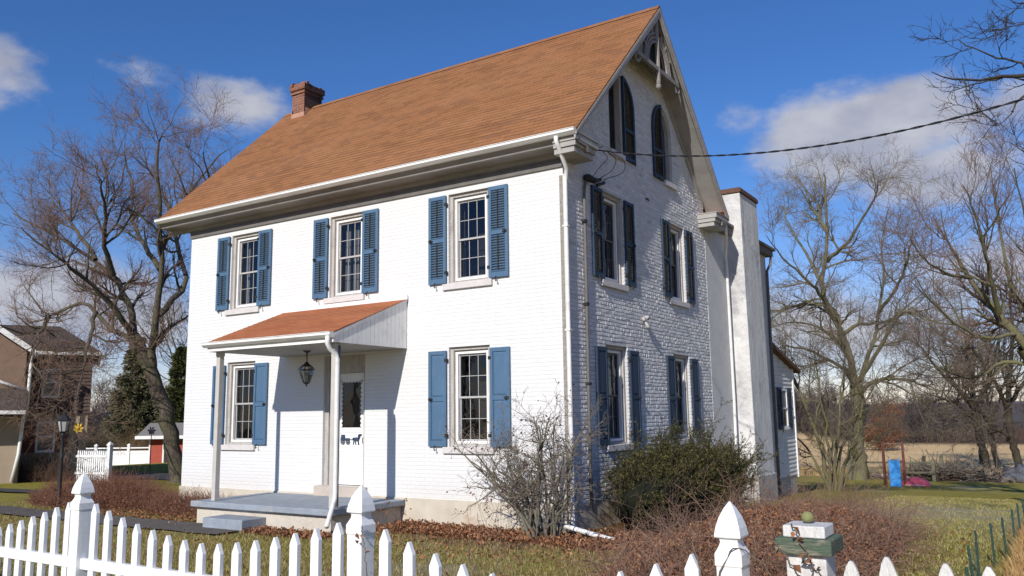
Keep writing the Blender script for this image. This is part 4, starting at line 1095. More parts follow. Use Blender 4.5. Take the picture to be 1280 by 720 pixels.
# ------------------------------------------------------------------ white vinyl picket fence along the street
FY = -8.2; TOP = 1.755
fence = thing('picket_fence', 'white vinyl picket fence with scalloped top and gothic capped posts', 'fence', (2.9, FY, .45))
pg_ = np.random.default_rng(2)
POSTS = [-5.6, -.35, 2.9, 5.40]
CAPP = [(.0636, -.40), (.0636, -.312), (.069, -.308), (.069, -.252), (.066, -.246), (.049, -.212), (.045, -.195), (.049, -.178), (.067, -.172), (.0675, -.163), (.061, -.125), (.047, -.078), (.026, -.034), (.003, 0)]
for x in POSTS:
    b = MB(); b.bx(x - .0635, x + .0635, FY - .0635, FY + .0635, .15, TOP - .30); po = b.build('post', MAT['vinyl'], fence, bevel=.006)
    b = MB(); b.lathe((x, FY, TOP), CAPP, square=True); b.build('post_cap', MAT['vinyl'], po, bevel=.004)
def picket(x, zt, parent, mat, wd=.038, th=.019, z0=.36, tip=.075, blunt=0., tilt=0., yy=FY):
    b = MB()
    if blunt: P = [(x - wd, z0), (x + wd, z0), (x + wd, zt - tip), (x + wd * .55, zt - tip * .35), (x + wd * .2, zt - .004), (x - wd * .2, zt), (x - wd * .6, zt - tip * .35), (x - wd, zt - tip)]
    else: P = [(x - wd, z0), (x + wd, z0), (x + wd, zt - tip), (x + .004, zt), (x - .004, zt), (x - wd, zt - tip)]
    P = [(u + tilt * (z - z0), z) for u, z in P]
    fr = Fr((0, yy, 0), (1, 0, 0), (0, -1, 0))
    b.prism(fr, P, -th, th); return b.build('picket', mat, parent, bevel=.005)
for x0, x1, n, lo in ((-5.6, -.35, 26, 1.06), (-.35, 2.9, 15, 1.272), (2.9, 5.40, 11, 1.262)):
    for i in range(n):
        s = (i + 1) / (n + 1)
        x = x0 + (x1 - x0) * s
        q = abs(2 * s - 1)                       # scalloped dip between the posts
        z = lo + (1.555 - lo) * (q ** 1.55)
        picket(x, z, fence, MAT['vinyl'], tilt=pg_.normal(0, .003))
    for z0, z1 in ((.955, 1.045), (.50, .59)):
        b = MB(); b.bx(x0 + .0645, x1 - .0645, FY - .027, FY + .027, z0, z1); b.build('rail', MAT['vinyl'], fence, bevel=.005)

old = thing('old_picket_fence', 'old chalky wooden pickets with worn blunt tops right of the green capped post', 'fence', (6.6, FY + .02, .45))
g = np.random.default_rng(3)
for i, (x, z) in enumerate(((5.93, 1.505), (6.15, 1.535), (6.35, 1.525), (6.53, 1.525), (6.75, 1.53), (6.96, 1.51), (7.17, 1.52))):
    picket(x, z, old, MAT['oldwood'], .040, .014, .36, .085, 1., g.normal(0, .012), FY + .03)
for z0 in (1.12, .58):
    b = MB(); b.bx(5.83, 8.2, FY + .05, FY + .09, z0, z0 + .09); b.build('rail', MAT['oldwood'], old, bevel=.006)

px, py = 5.715, -7.93
gp_ = thing('old_gate_post', 'weathered square white post capped by a peeling green board and white block', 'post', (px, py, .42))
b = MB(); b.bx(px - .098, px + .098, py - .098, py + .098, .2, 1.494); b.build('shaft', MAT['oldwood'], gp_, bevel=.008)
b = MB(); b.bx(px - .14, px + .135, py - .138, py + .14, 1.496, 1.572); b.build('cap_board', MAT['greenwood'], gp_, bevel=.009)
b = MB(); b.bx(px - .105, px + .10, py - .10, py + .10, 1.574, 1.632); b.build('top_block', MAT['oldwood'], gp_, bevel=.006)
b = MB(); b.blob((px - .005, py + .01, 1.6635), (.031, .031, .029), 24, .02, 3); bo = b.build('green_ball', MAT['ball'], None, smooth=True)
tag(bo, 'small faded green ball on top of the weathered gate post', 'ball')

# ------------------------------------------------------------------ trees
def bare_tree(name, label, cat, base, limbs, lv, bark, twig, seed, group=None, wob=.03, rebase=False, scale=1., k=14, own=True, thin=.7, zs=1.):
    rng = np.random.default_rng(seed); base = np.array(base, float)
    L = []
    limbs = [limbs[0]] + [(a * thin, b_ * thin * .55, c) for a, b_, c in limbs[1:]]
    o0 = np.array(limbs[0][2][0]) if rebase else np.zeros(3)
    for r0, r1, pts in limbs:
        q = np.array(pts) - o0; q[:, 2] = np.where(q[:, 2] > 6, 6 + (q[:, 2] - 6) * zs, q[:, 2]); W = base + scale * (q[:, :1] * VR + q[:, 1:2] * VD + q[:, 2:3] * np.array([0, 0, 1.]))
        P, R = resample(W, (r0 * scale, r1 * scale), k, rng, wob); L.append((P, R))
    # flared foot on the first limb
    L[0][1][0] *= 1.3; L[0][1][1] *= 1.08
    P = np.stack([a for a, _ in L]); R = np.stack([b for _, b in L])
    tr = thing(name, label, cat, tuple(base), group)
    wood = [(P, R, 9)]; fine = []
    sel = np.arange(len(L)) if not own else np.arange(1, len(L)) if len(L) > 1 else np.arange(len(L))
    cp, cr = P[sel], R[sel]
    for i, a in enumerate(lv):
        cp, cr = grow(cp, cr, rng=rng, **a)
        (wood if i == 0 else fine).append((cp, cr, 6 if i == 0 else 4 if i == 1 else 3))
    tube_object('trunk', wood, bark, tr)
    tube_object('crown', fine, twig, tr)
    return tr
LT = [
  (0.27, 0.215, [(0.16, 0.01, -0.18), (0.0, -0.16, 1.01), (-0.2, -0.32, 2.07), (-0.49, -0.46, 2.99), (-0.9, -0.62, 4.06), (-1.31, -0.74, 4.85)]),
  (0.187, 0.053, [(-1.29, -0.73, 4.8), (-1.48, -0.53, 5.66), (-1.95, -0.33, 6.55), (-2.4, -0.09, 7.21), (-3.61, 0.09, 8.28), (-5.21, 0.26, 9.35), (-6.39, 0.48, 10.09)]),
  (0.134, 0.04, [(-1.92, -1.07, 7.03), (-1.9, -1.87, 8.08), (-1.53, -2.65, 9.05), (-1.31, -3.39, 9.78), (-1.12, -4.11, 10.39)]),
  (0.214, 0.053, [(-0.69, -0.55, 3.58), (-0.65, -0.8, 4.28), (-0.39, -1.09, 5.23), (-0.2, -1.44, 6.62), (-0.07, -1.81, 8.07), (0.02, -2.26, 10.09), (-0.0, -2.61, 11.41), (0.25, -2.86, 12.12)]),
  (0.16, 0.04, [(-0.45, -0.84, 5.5), (-0.19, -0.42, 6.09), (0.11, -0.05, 6.92), (-0.37, 0.22, 8.51), (-0.67, 0.52, 9.87), (-0.21, 0.85, 11.03), (0.41, 1.14, 12.45), (0.85, 1.53, 13.18)]),
  (0.16, 0.04, [(-1.32, -0.73, 4.8), (-1.45, -1.44, 5.45), (-1.82, -2.15, 6.16), (-2.31, -2.88, 6.92), (-2.5, -3.54, 7.28), (-3.21, -4.27, 8.11)]),
  (0.147, 0.04, [(-1.08, -0.68, 4.45), (-1.73, -0.32, 4.9), (-2.36, 0.08, 5.14), (-3.31, 0.39, 5.94), (-4.12, 0.79, 6.17), (-5.3, 1.28, 5.82), (-6.02, 1.6, 6.54), (-6.67, 1.93, 7.26)]),
  (0.134, 0.032, [(-0.37, -1.1, 7.22), (-1.33, -0.29, 8.5), (-2.18, 0.52, 9.86), (-2.53, 1.27, 11.59), (-3.21, 2.07, 12.95)]),
  (0.134, 0.032, [(-0.28, -1.22, 8.01), (0.62, -2.11, 8.87), (1.56, -2.94, 9.3), (2.14, -3.79, 9.94), (2.26, -4.66, 10.65)]),
  (0.107, 0.032, [(-2.5, -1.17, 7.64), (-3.67, -0.37, 9.08), (-4.61, 0.47, 10.18), (-5.43, 1.33, 11.19)]),
  (0.107, 0.027, [(-4.11, -0.85, 5.55), (-3.85, -1.74, 4.8), (-3.54, -2.63, 3.96), (-2.5, -3.52, 3.17)]),
  (0.107, 0.027, [(-2.53, -0.86, 5.66), (-2.14, -2.03, 4.49), (-1.71, -3.22, 3.41), (-1.13, -4.39, 2.21)]),
]
RT = [
  (0.38, 0.29, [(0.05, 0.04, -0.2), (-0.01, -0.13, 0.98), (-0.08, -0.3, 2.09), (-0.12, -0.7, 4.74)]),
  (0.36, 0.08, [(-0.12, -0.67, 4.55), (-0.39, -0.98, 5.73), (-0.71, -1.27, 6.83), (-1.53, -1.64, 8.4), (-1.95, -1.96, 9.72), (-1.74, -2.32, 11.25), (-1.76, -2.72, 13.02), (-1.9, -3.16, 15.08), (-2.01, -3.39, 15.74)]),
  (0.24, 0.06, [(-0.12, -0.67, 4.55), (0.7, -0.19, 5.84), (1.37, 0.27, 7.22), (1.93, 0.68, 8.93), (2.56, 1.03, 11.12), (2.66, 1.42, 12.94), (3.42, 1.75, 15.25)]),
  (0.22, 0.06, [(-0.12, -0.7, 4.74), (0.1, -1.67, 5.56), (0.57, -2.69, 6.76), (0.78, -3.71, 7.91), (1.03, -4.59, 8.14), (1.17, -5.35, 7.6), (1.29, -6.11, 7.08)]),
  (0.24, 0.064, [(-0.05, -0.58, 3.95), (0.23, -1.3, 4.72), (0.83, -1.95, 4.96), (1.56, -2.54, 4.88), (2.03, -3.1, 4.55), (2.47, -3.66, 4.27)]),
  (0.2, 0.06, [(-0.76, -1.09, 7.32), (0.17, -0.57, 7.89), (1.12, 0.01, 8.03), (2.42, 0.58, 8.28), (3.89, 1.02, 9.38), (5.05, 1.49, 10.29)]),
  (0.2, 0.06, [(-1.42, -1.28, 8.52), (-2.24, -2.18, 9.49), (-3.09, -3.03, 10.07), (-4.36, -3.92, 10.97), (-5.44, -4.85, 12.05)]),
  (0.2, 0.06, [(-0.88, -1.09, 7.33), (-0.78, -0.08, 8.96), (-2.0, 1.13, 9.31), (-3.01, 2.42, 9.15), (-3.38, 3.61, 9.63)]),
  (0.2, 0.06, [(-0.34, -0.85, 5.74), (-0.6, -0.25, 6.79), (-1.24, 0.35, 7.81), (-2.39, 1.04, 8.28), (-3.43, 1.83, 8.08)]),
  (0.2, 0.06, [(-0.16, -0.64, 4.35), (-1.1, -1.81, 5.42), (-2.82, -2.94, 6.14), (-4.48, -4.0, 6.46), (-5.72, -4.97, 6.21)]),
  (0.2, 0.06, [(-1.51, -1.7, 11.29), (-1.21, -2.57, 11.71), (-1.05, -3.43, 12.04), (-0.49, -4.44, 13.35), (-0.45, -5.35, 14.02), (-0.67, -6.25, 14.62)]),
  (0.18, 0.06, [(-1.48, -1.94, 12.87), (-1.5, -0.78, 14.12), (-1.56, 0.4, 15.26), (-1.68, 1.5, 16.83)]),
  (0.18, 0.06, [(-1.65, -1.46, 9.71), (-1.83, -0.09, 11.82), (-2.29, 1.23, 14.21), (-2.17, 2.67, 15.81)]),
  (0.18, 0.06, [(1.06, -1.27, 8.49), (1.34, -2.8, 9.65), (1.31, -4.34, 10.92), (0.88, -5.87, 12.1)]),
]
MS = [
  (0.085, 0.025, [(0.01, 0.03, -0.18), (-0.2, 0.02, 1.06), (-0.54, -0.01, 2.31), (-0.89, -0.02, 3.43), (-1.25, -0.01, 4.42), (-1.47, 0.02, 5.28)]),
  (0.095, 0.025, [(0.09, 0.03, -0.18), (0.09, -0.41, 1.49), (0.17, -0.82, 2.85), (0.25, -1.23, 4.19), (0.05, -1.63, 5.52)]),
  (0.095, 0.025, [(0.01, 0.03, -0.18), (0.4, 0.09, 1.19), (0.94, 0.17, 2.29), (1.62, 0.28, 3.26), (2.17, 0.38, 4.25)]),
  (0.1, 0.025, [(0.17, 0.03, -0.19), (0.54, -0.44, 1.35), (0.81, -0.88, 2.57), (0.81, -1.34, 3.91), (1.09, -1.75, 4.95)]),
  (0.08, 0.02, [(-0.05, 0.03, -0.18), (-0.39, 0.15, 0.78), (-0.77, 0.28, 1.61), (-1.05, 0.46, 2.03), (-1.29, 0.55, 3.16)]),
  (0.08, 0.02, [(-0.11, 0.03, -0.18), (-0.18, -0.46, 1.49), (-0.47, -0.95, 2.99), (-0.76, -1.4, 4.33), (-1.05, -1.79, 5.25)]),
  (0.07, 0.02, [(0.23, 0.03, -0.19), (0.64, 0.09, 0.64), (1.33, 0.13, 1.45), (2.06, 0.22, 1.99)]),
  (0.07, 0.02, [(0.03, 0.2, -0.19), (0.3, 0.5, 1.2), (0.35, 0.9, 2.5), (0.5, 1.2, 3.9)]),
]
NTR = [
  (0.40, 0.30, [(5.2, 7.59, -0.92), (4.73, 7.29, 1.05), (4.01, 7.06, 2.54), (3.13, 6.87, 3.78)]),
  (0.28, 0.07, [(3.18, 6.88, 3.73), (2.71, 6.98, 4.42), (2.21, 7.06, 5.2), (1.77, 7.14, 5.98), (1.25, 7.19, 7.03), (0.86, 7.25, 7.97)]),
  (0.17, 0.045, [(2.3, 6.72, 4.78), (1.85, 6.09, 5.58), (1.31, 5.43, 6.58), (0.81, 4.8, 7.43), (0.15, 4.17, 8.24)]),
  (0.2, 0.045, [(4.25, 7.12, 2.17), (3.84, 7.37, 3.81), (3.73, 7.7, 4.99), (3.58, 8.08, 5.83), (3.63, 8.35, 7.35), (3.68, 8.6, 9.07), (3.84, 8.94, 10.15)]),
  (0.17, 0.045, [(4.25, 7.1, 2.29), (3.3, 6.08, 3.97), (2.61, 5.05, 5.78), (1.82, 4.1, 7.03), (1.04, 3.13, 8.41)]),
  (0.13, 0.035, [(3.52, 6.97, 3.16), (2.69, 7.45, 3.32), (2.08, 8.03, 2.84), (1.3, 8.48, 3.18), (0.76, 8.95, 3.42)]),
  (0.13, 0.035, [(2.79, 6.81, 4.16), (1.63, 6.33, 4.01), (0.51, 5.77, 4.35), (-0.57, 5.17, 5.01), (-1.38, 4.58, 5.53)]),
  (0.11, 0.035, [(1.44, 6.55, 5.9), (0.17, 5.54, 5.89), (-0.92, 4.5, 6.1), (-1.85, 3.42, 6.49)]),
]
OB = [
  (0.176, 0.121, [(-0.56, -0.76, -0.1), (-0.62, -1.07, 2.08), (-0.72, -1.4, 4.26), (-0.75, -1.65, 5.89), (-0.78, -1.9, 7.52), (-0.87, -2.15, 9.16)]),
  (0.062, 0.014, [(-0.73, -1.6, 5.56), (-1.41, -1.78, 6.19), (-2.0, -1.9, 6.41), (-2.38, -1.98, 6.4), (-2.75, -2.06, 6.35), (-3.17, -2.14, 6.3), (-3.53, -2.23, 6.38)]),
  (0.026, 0.008, [(-1.9, -1.74, 6.47), (-2.07, -1.7, 6.73), (-2.3, -1.64, 6.85), (-2.53, -1.57, 6.98), (-2.77, -1.52, 7.15), (-2.92, -1.44, 7.13)]),
  (0.026, 0.008, [(-1.79, -1.74, 6.45), (-2.0, -1.78, 6.26), (-2.22, -1.83, 6.07), (-2.35, -1.88, 5.89), (-2.58, -1.93, 5.73)]),
  (0.045, 0.010, [(-0.77, -1.8, 6.87), (-1.39, -1.94, 7.28), (-1.87, -2.03, 7.38), (-2.13, -2.1, 7.38), (-2.37, -2.18, 7.4)]),
  (0.026, 0.008, [(-1.34, -1.87, 7.31), (-1.71, -1.77, 7.31), (-1.88, -1.66, 7.3), (-2.06, -1.56, 7.31)]),
  (0.036, 0.009, [(-0.73, -1.42, 4.37), (-1.32, -1.45, 5.05), (-1.71, -1.43, 5.4), (-1.89, -1.37, 5.54), (-2.01, -1.31, 5.68)]),
]
T1 = [
  (0.22, 0.19, [(0.04, -0.0, -0.2), (-0.09, -0.16, 0.98), (-0.47, -0.39, 2.43), (-0.59, -0.59, 3.74)]),
  (0.22, 0.07, [(-0.6, -0.57, 3.65), (-0.45, -0.25, 4.87), (-0.49, -0.07, 7.01), (-0.45, 0.13, 9.04), (-0.4, 0.34, 10.95)]),
  (0.2, 0.07, [(-0.6, -0.57, 3.65), (-1.96, -1.51, 4.86), (-3.3, -2.42, 5.8), (-4.84, -3.38, 7.17), (-5.88, -4.28, 8.04)]),
  (0.16, 0.07, [(-0.46, -0.46, 2.92), (-2.34, -1.66, 4.14), (-4.05, -2.71, 4.39), (-5.49, -3.58, 3.48)]),
  (0.17, 0.07, [(-0.55, -0.57, 3.65), (0.73, 0.18, 5.36), (1.84, 0.88, 7.4), (2.7, 1.57, 9.51)]),
]
T3 = [
  (0.25, 0.21, [(0.07, 0.05, -0.2), (-0.21, -0.11, 1.0), (-0.55, -0.29, 2.15), (-0.67, -0.55, 3.89)]),
  (0.27, 0.07, [(-0.67, -0.55, 3.89), (-0.25, -0.35, 5.9), (0.29, -0.24, 8.45), (0.42, -0.13, 11.06), (0.96, 0.05, 13.19)]),
  (0.22, 0.07, [(-0.68, -0.52, 3.64), (-1.99, -1.79, 5.37), (-3.51, -3.02, 6.79), (-4.77, -4.17, 7.68)]),
  (0.22, 0.07, [(-0.62, -0.59, 4.14), (1.23, 0.15, 5.9), (2.66, 0.84, 8.0), (3.85, 1.52, 10.17)]),
  (0.14, 0.05, [(-0.5, -0.27, 2.0), (-1.78, -1.34, 2.43), (-3.09, -2.4, 2.71)]),
]
BK_L = M_bark('mossy maple bark', (.055, .043, .034), (.15, .125, .10), (.10, .105, .04), .45)
BK_R = M_bark('pale mossy bark', (.085, .072, .045), (.20, .175, .115), (.15, .15, .06), .65)
BK_D = M_bark('dark wet bark', (.03, .025, .021), (.075, .062, .05), (.07, .075, .035), .3)
TW_RED = M('reddish budded twigs', (.22, .14, .10), (.14, .09, .068), .9, .85)
TW_GREY = M('grey brown twigs', (.17, .135, .10), (.11, .088, .066), .9, .85)
TW_TAN = M('tan twigs', (.22, .175, .115), (.14, .11, .075), .9, .85)
def lv(n1, n2, n3, n4, l1=(1.6, 3.2), l2=(.8, 1.7), l3=(.45, .9), l4=(.25, .5), up=.10, rm=.008):
    return [dict(n=n1, ang=(30, 62), length=l1, k=8, rf=.6, rmax=.07, trop=up, jit=.16, t0=.15, rmin=rm * 1.6),
            dict(n=n2, ang=(28, 60), length=l2, k=6, rf=.6, rmax=.03, trop=up * .9, jit=.17, t0=.12, rmin=rm * 1.3),
            dict(n=n3, ang=(25, 58), length=l3, k=4, rf=.65, rmax=.016, trop=up * .8, jit=.16, t0=.1, rmin=rm),
            dict(n=n4, ang=(25, 55), length=l4, k=3, rf=.7, rmax=.011, trop=up * .7, jit=.14, t0=.1, rmin=rm * .85)]
bare_tree('bare_tree', 'large leafless maple with reddish twigs and leaning mossy trunk left of the farmhouse', 'tree', (-18.14, 5.45, gh(-18.14, 5.45)), LT, lv(11, 7, 5, 4, (.9, 2.2), (.5, 1.2), (.3, .7), (.2, .4), up=.07, rm=.005), BK_L, TW_RED, 21, zs=.84)
bare_tree('bare_tree', 'tall leafless tree with pale mossy trunk standing left of the blue slide', 'tree', (-1.73, 32.89, gh(-1.73, 32.89)), RT, lv(9, 6, 5, 4, (1.2, 2.8), (.7, 1.5), (.4, .9), (.25, .5), .03, .0062), BK_R, TW_TAN, 22, thin=.54, zs=.91)
bare_tree('multi_stem_tree', 'small leafless tree with many mossy stems beside the clapboard wing', 'tree', (0.04, 18.6, gh(.04, 18.6)), MS, lv(10, 6, 4, 3, (.8, 1.8), (.45, 1.), (.25, .55), (.15, .35), .08, .0045), BK_R, TW_GREY, 23, own=False, thin=.72)
nb = np.array((7.3, 10.67)) + np.array([.8419, .5396]) * 5.2 + np.array([-.5396, .8419]) * 7.59
bare_tree('bare_tree', 'leafless tree leaning in from the right edge with reddish fine twigs', 'tree', (nb[0], nb[1], gh(*nb) + .05), NTR, lv(9, 6, 5, 3, (1., 2.3), (.6, 1.3), (.35, .75), (.2, .4), .10, .0046), BK_R, TW_RED, 24, rebase=True, thin=.52, wob=.015)
ob_ = np.array((7.64, 3.15)) + np.array([.8419, .5396]) * -.56 + np.array([-.5396, .8419]) * -.76
bare_tree('bare_tree', 'near leafless tree whose dark branch tips hang into the top right corner', 'tree', (7.64, 3.15, .21), OB, lv(4, 4, 3, 2, (.35, .8), (.2, .45), (.12, .25), (.08, .15), .03, .004), BK_D, M('dark twigs', (.05, .042, .036), (.03, .026, .022), 2, .85), 25, wob=.012)
bare_tree('bare_tree', 'dark trunked leafless tree by the hay field, left of a close pair of trunks', 'tree', (2.9, 47.27, gh(2.9, 47.27)), T1, lv(8, 5, 4, 3, (1.6, 3.4), (.9, 1.9), (.5, 1.1), (.3, .7), .05, .010), BK_D, TW_GREY, 26, 'dark trees at the edge of the hay field')
bare_tree('bare_tree', 'thin dark leafless tree squeezed between two thicker dark trunks at the field edge', 'tree', (3.45, 48.6, gh(3.45, 48.6)), T1, lv(7, 5, 4, 3, (1.6, 3.2), (.9, 1.8), (.5, 1.1), (.3, .7), .05, .010), BK_D, TW_GREY, 27, 'dark trees at the edge of the hay field', scale=.8)
bare_tree('bare_tree', 'thick dark leafless tree at the field edge nearest the right side', 'tree', (4.58, 49.97, gh(4.58, 49.97)), T3, lv(8, 5, 4, 3, (1.6, 3.4), (.9, 1.9), (.5, 1.1), (.3, .7), .05, .010), BK_D, TW_GREY, 28, 'dark trees at the edge of the hay field')
# a background tree whose fine crown shows above the roofline left of the house
BG = [(.24, .17, [(0, 0, -.2), (.1, .1, 2.), (.0, .3, 4.2)])] + [(.15, .04, [(0, .3, 4.1), (a * .5, .3 + d * .4, 5.6), (a * .9, .3 + d, 7.6), (a * 1.25, .3 + d * 1.5, 9.6)]) for a, d in ((-2.2, .5), (-1., -1.2), (.4, 1.3), (1.4, -.8), (2.6, .4), (0, 0))]
bare_tree('bare_tree', 'smaller grey leafless tree behind the big maple, partly behind the house corner', 'tree', (-41.6, 23.2, gh(-41.6, 23.2)), BG, lv(8, 5, 4, 3, up=.1, rm=.008), BK_L, TW_GREY, 29)
bare_tree('bare_tree', 'grey leafless tree between the mossy trunked tree and the dark field edge trees', 'tree', (2.0, 58.0, gh(2., 58.)), BG, lv(7, 5, 4, 3, (1.6, 3.), (.9, 1.8), (.5, 1.), (.3, .6), .08, .010), BK_D, TW_GREY, 30, scale=1.0)
bare_tree('bare_tree', 'pale leafless tree behind the leaning tree at the right edge', 'tree', (8.6, 43.0, gh(8.6, 43.)), BG, lv(7, 5, 4, 3, (1.6, 3.), (.9, 1.8), (.5, 1.), (.3, .6), .08, .009), BK_R, TW_RED, 31, scale=1.25)

# young oak still holding orange leaves at the field edge
rng = np.random.default_rng(40)
ok_ = thing('oak_tree', 'low young oak holding rusty orange leaves in front of the woods', 'tree', (-9.2, 84., gh(-9.2, 84.)))
P = []; R = []
for i in range(9):
    a = rng.uniform(-1, 1); d_ = rng.uniform(-1, 1)
    q, r_ = resample([(-9.2, 84, gh(-9.2, 84) - .1), (-9.2 + a * .8, 84 + d_ * .6, gh(-9.2, 84) + 1.), (-9.2 + a * 2.8, 84 + d_ * 2., gh(-9.2, 84) + rng.uniform(1.5, 4.4))], (.10, .03), 8, rng, .05); P.append(q); R.append(r_)
P = np.array(P); R = np.array(R); a1 = grow(P, R, 9, (30, 70), (.8, 1.9), 5, .6, .04, .02, .15, .25, rng, .016); a2 = grow(*a1, 5, (30, 70), (.4, 1.), 4, .6, .02, .0, .15, .15, rng, .012)
tube_object('trunk', [(P, R, 6), (*a1, 4), (*a2, 3)], TW_GREY, ok_)
pos = a2[0].reshape(-1, 3); pos = np.repeat(pos, 5, 0) + rng.normal(0, .16, (len(pos) * 5, 3))
Vv, Ff = leaf_quads(pos, rng.uniform(.10, .2, len(pos)), rng); np_mesh('crown', Vv, Ff, M_island('rusty oak leaves', [(.20, .075, .035), (.30, .11, .045), (.15, .06, .035), (.34, .15, .07)], transl=.15), ok_)

# ------------------------------------------------------------------ evergreens
def conifer(name, label, base, H, rad_, cols, seed, dens=1., droop=.25):
    rng = np.random.default_rng(seed); b = np.array(base); tr = thing(name, label, 'tree', tuple(b))
    P, R = resample([tuple(b - (0, 0, .2)), tuple(b + (0, 0, H * .5)), tuple(b + (.05, 0, H))], (H * .028, .015), 10, rng)
    n = int(170 * dens); t = rng.uniform(.06, .99, n) ** .85; z = t * H
    az_ = rng.uniform(0, 6.283, n); L = rad_ * (1 - t) ** .75 * rng.uniform(.6, 1.12, n) + .1
    BP = np.zeros((n, 5, 3)); d_ = np.stack([np.cos(az_), np.sin(az_), np.zeros(n)], 1)
    for j in range(5):
        s = j / 4; BP[:, j] = b + d_ * (L * s)[:, None]; BP[:, j, 2] = b[2] + z - droop * L * s + .30 * L * s * s
    BR = np.full((n, 5), .02) * np.linspace(1, .4, 5)
    tube_object('trunk', [(P[None], R[None], 7), (BP, BR, 3)], BK_D, tr)
    a1 = grow(BP, BR, 9, (35, 75), (-.25, .5), 4, .6, .01, -.04, .1, .12, rng, .005)
    pos = np.concatenate([a1[0].reshape(-1, 3), BP[:, 1:].reshape(-1, 3)]); k = 5
    pos = np.repeat(pos, k, 0) + rng.normal(0, .05 * H / 6, (len(pos) * k, 3))
    out = pos - b; out[:, 2] = 0; ax = unit(out) + rng.normal(0, .5, pos.shape) + np.array([0, 0, -.1])
    V, F = leaf_quads(pos, rng.uniform(.10, .22, len(pos)) * H / 6, rng, aspect=.28, axis=ax)
    np_mesh('crown', V, F, M_island(name + ' needles', cols), tr); return tr
conifer('spruce_tree', 'brownish green spruce with drooping boughs behind the white fences', (-43.7, 20.6, gh(-43.7, 20.6)), 8.0, 2.1, [(.08, .088, .042), (.13, .13, .06), (.19, .16, .085), (.065, .07, .036)], 50, 1.1)
conifer('arborvitae', 'green evergreen showing between the maple trunk and the house corner', (-37.7, 19.6, gh(-37.7, 19.6)), 6.8, 1.4, [(.06, .07, .022), (.10, .10, .03), (.04, .05, .018)], 51, 1.3, .05)

# ------------------------------------------------------------------ woods beyond the field (one mass)
rng = np.random.default_rng(60)
N = 330
az_ = np.concatenate([rng.uniform(-.42, .12, 230), rng.uniform(-1.2, -.88, 100)]); ds = rng.uniform(0, 1, N) ** 1.3
rr = np.where(np.arange(N) < 230, 128 + ds * 75, 85 + ds * 60)
bx_, by_ = 6.8 + np.sin(az_) * rr, -12.4 + np.cos(az_) * rr; bz_ = ground_h(bx_, by_)
Hh = rng.uniform(3.0, 6.0, N) * (1 + ds * .35)
P = np.zeros((N, 5, 3)); 
for j in range(5):
    P[:, j, 0] = bx_ + rng.normal(0, .12, N) * j; P[:, j, 1] = by_ + rng.normal(0, .12, N) * j; P[:, j, 2] = bz_ - .2 + Hh * j / 4
R = rng.uniform(.07, .16, N)[:, None] * np.linspace(1, .3, 5)
a1 = grow(P, R, 12, (20, 55), (-.3, .6), 5, .6, .06, .10, .14, .12, rng, .03); a2 = grow(*a1, 6, (20, 60), (.6, 1.6), 3, .6, .03, .06, .15, .15, rng, .024); a3 = grow(*a2, 3, (20, 60), (.4, 1.), 2, .6, .02, .05, .1, .2, rng, .02)
wo = tube_object('woods', [(P, R, 4), (*a1, 3), (*a2, 3), (*a3, 3)], M('distant bare woods', (.105, .082, .072), (.07, .058, .055), .06, .95), None)
tag(wo, 'brown leafless woods as one mass along the far side of the hay field', 'woods', kind='stuff')
# scrub along the wood edge
rng = np.random.default_rng(61); n = 5200
az_ = np.concatenate([rng.uniform(-.44, .14, n // 2), rng.uniform(-1.25, -.88, n - n // 2)]); rr = np.where(np.arange(n) < n // 2, rng.uniform(122, 150, n), rng.uniform(62, 110, n))
x_, y_ = 6.8 + np.sin(az_) * rr, -12.4 + np.cos(az_) * rr
P0 = np.stack([x_, y_, ground_h(x_, y_) - .05], 1)[:, None, :].repeat(3, 1).copy(); hh = rng.uniform(.6, 2.4, n)
P0[:, 1, 2] += hh * .55; P0[:, 2, 2] += hh; P0[:, 1:, :2] += rng.normal(0, .35, (n, 2, 2))
R0 = np.full((n, 3), .03) * np.array([1, .8, .5]); a1 = grow(P0, R0, 3, (20, 60), (.4, 1.1), 3, .7, .03, .1, .15, .1, rng, .022)
sc_ = tube_object('scrub', [(P0, R0, 3), (*a1, 3)], M('russet scrub', (.13, .085, .06), (.09, .06, .045), .08, .95), None)
tag(sc_, 'low russet scrub along the edge of the far woods', 'scrub', kind='stuff')

# ------------------------------------------------------------------ bare shrub at the house corner
rng = np.random.default_rng(70)
sh = thing('bare_shrub', 'twiggy leafless shrub with lichened grey stems at the house corner', 'shrub', (-.25, -.62, .25))
P = []; R = []
for i in range(17):
    a = rng.uniform(-1.55, .95); d_ = rng.uniform(-.85, .3); h_ = rng.uniform(1.1, 2.15) - .25 * abs(a)
    b0 = (-.25 + rng.normal(0, .16) + a * .1, -.62 + rng.normal(0, .1), .17)
    q, r_ = resample([b0, (b0[0] + a * .25, b0[1] + d_ * .25, .25 + h_ * .35), (b0[0] + a * .62, b0[1] + d_ * .6, .25 + h_ * .7), (b0[0] + a * 1.05, b0[1] + d_, .25 + h_)], (rng.uniform(.02, .036), .009), 10, rng, .025); P.append(q); R.append(r_)
P = np.array(P); R = np.array(R)
a1 = grow(P, R, 8, (35, 75), (.3, .8), 7, .6, .013, .05, .28, .25, rng, .005); a2 = grow(*a1, 5, (35, 80), (.14, .36), 5, .65, .007, .03, .3, .15, rng, .0038); a3 = grow(*a2, 3, (30, 75), (.06, .16), 3, .7, .006, .03, .2, .2, rng, .0034)
tube_object('stems', [(P, R, 6), (*a1, 5)], M_bark('lichened stems', (.09, .074, .056), (.19, .165, .125), (.24, .25, .18), .35, 9, .01), sh)
tube_object('twigs', [(*a2, 4), (*a3, 3)], M('pale shrub twigs', (.225, .18, .135), (.12, .093, .072), 3, .85), sh)
pos = a3[0][:, -1][rng.choice(len(a3[0]), 520)]
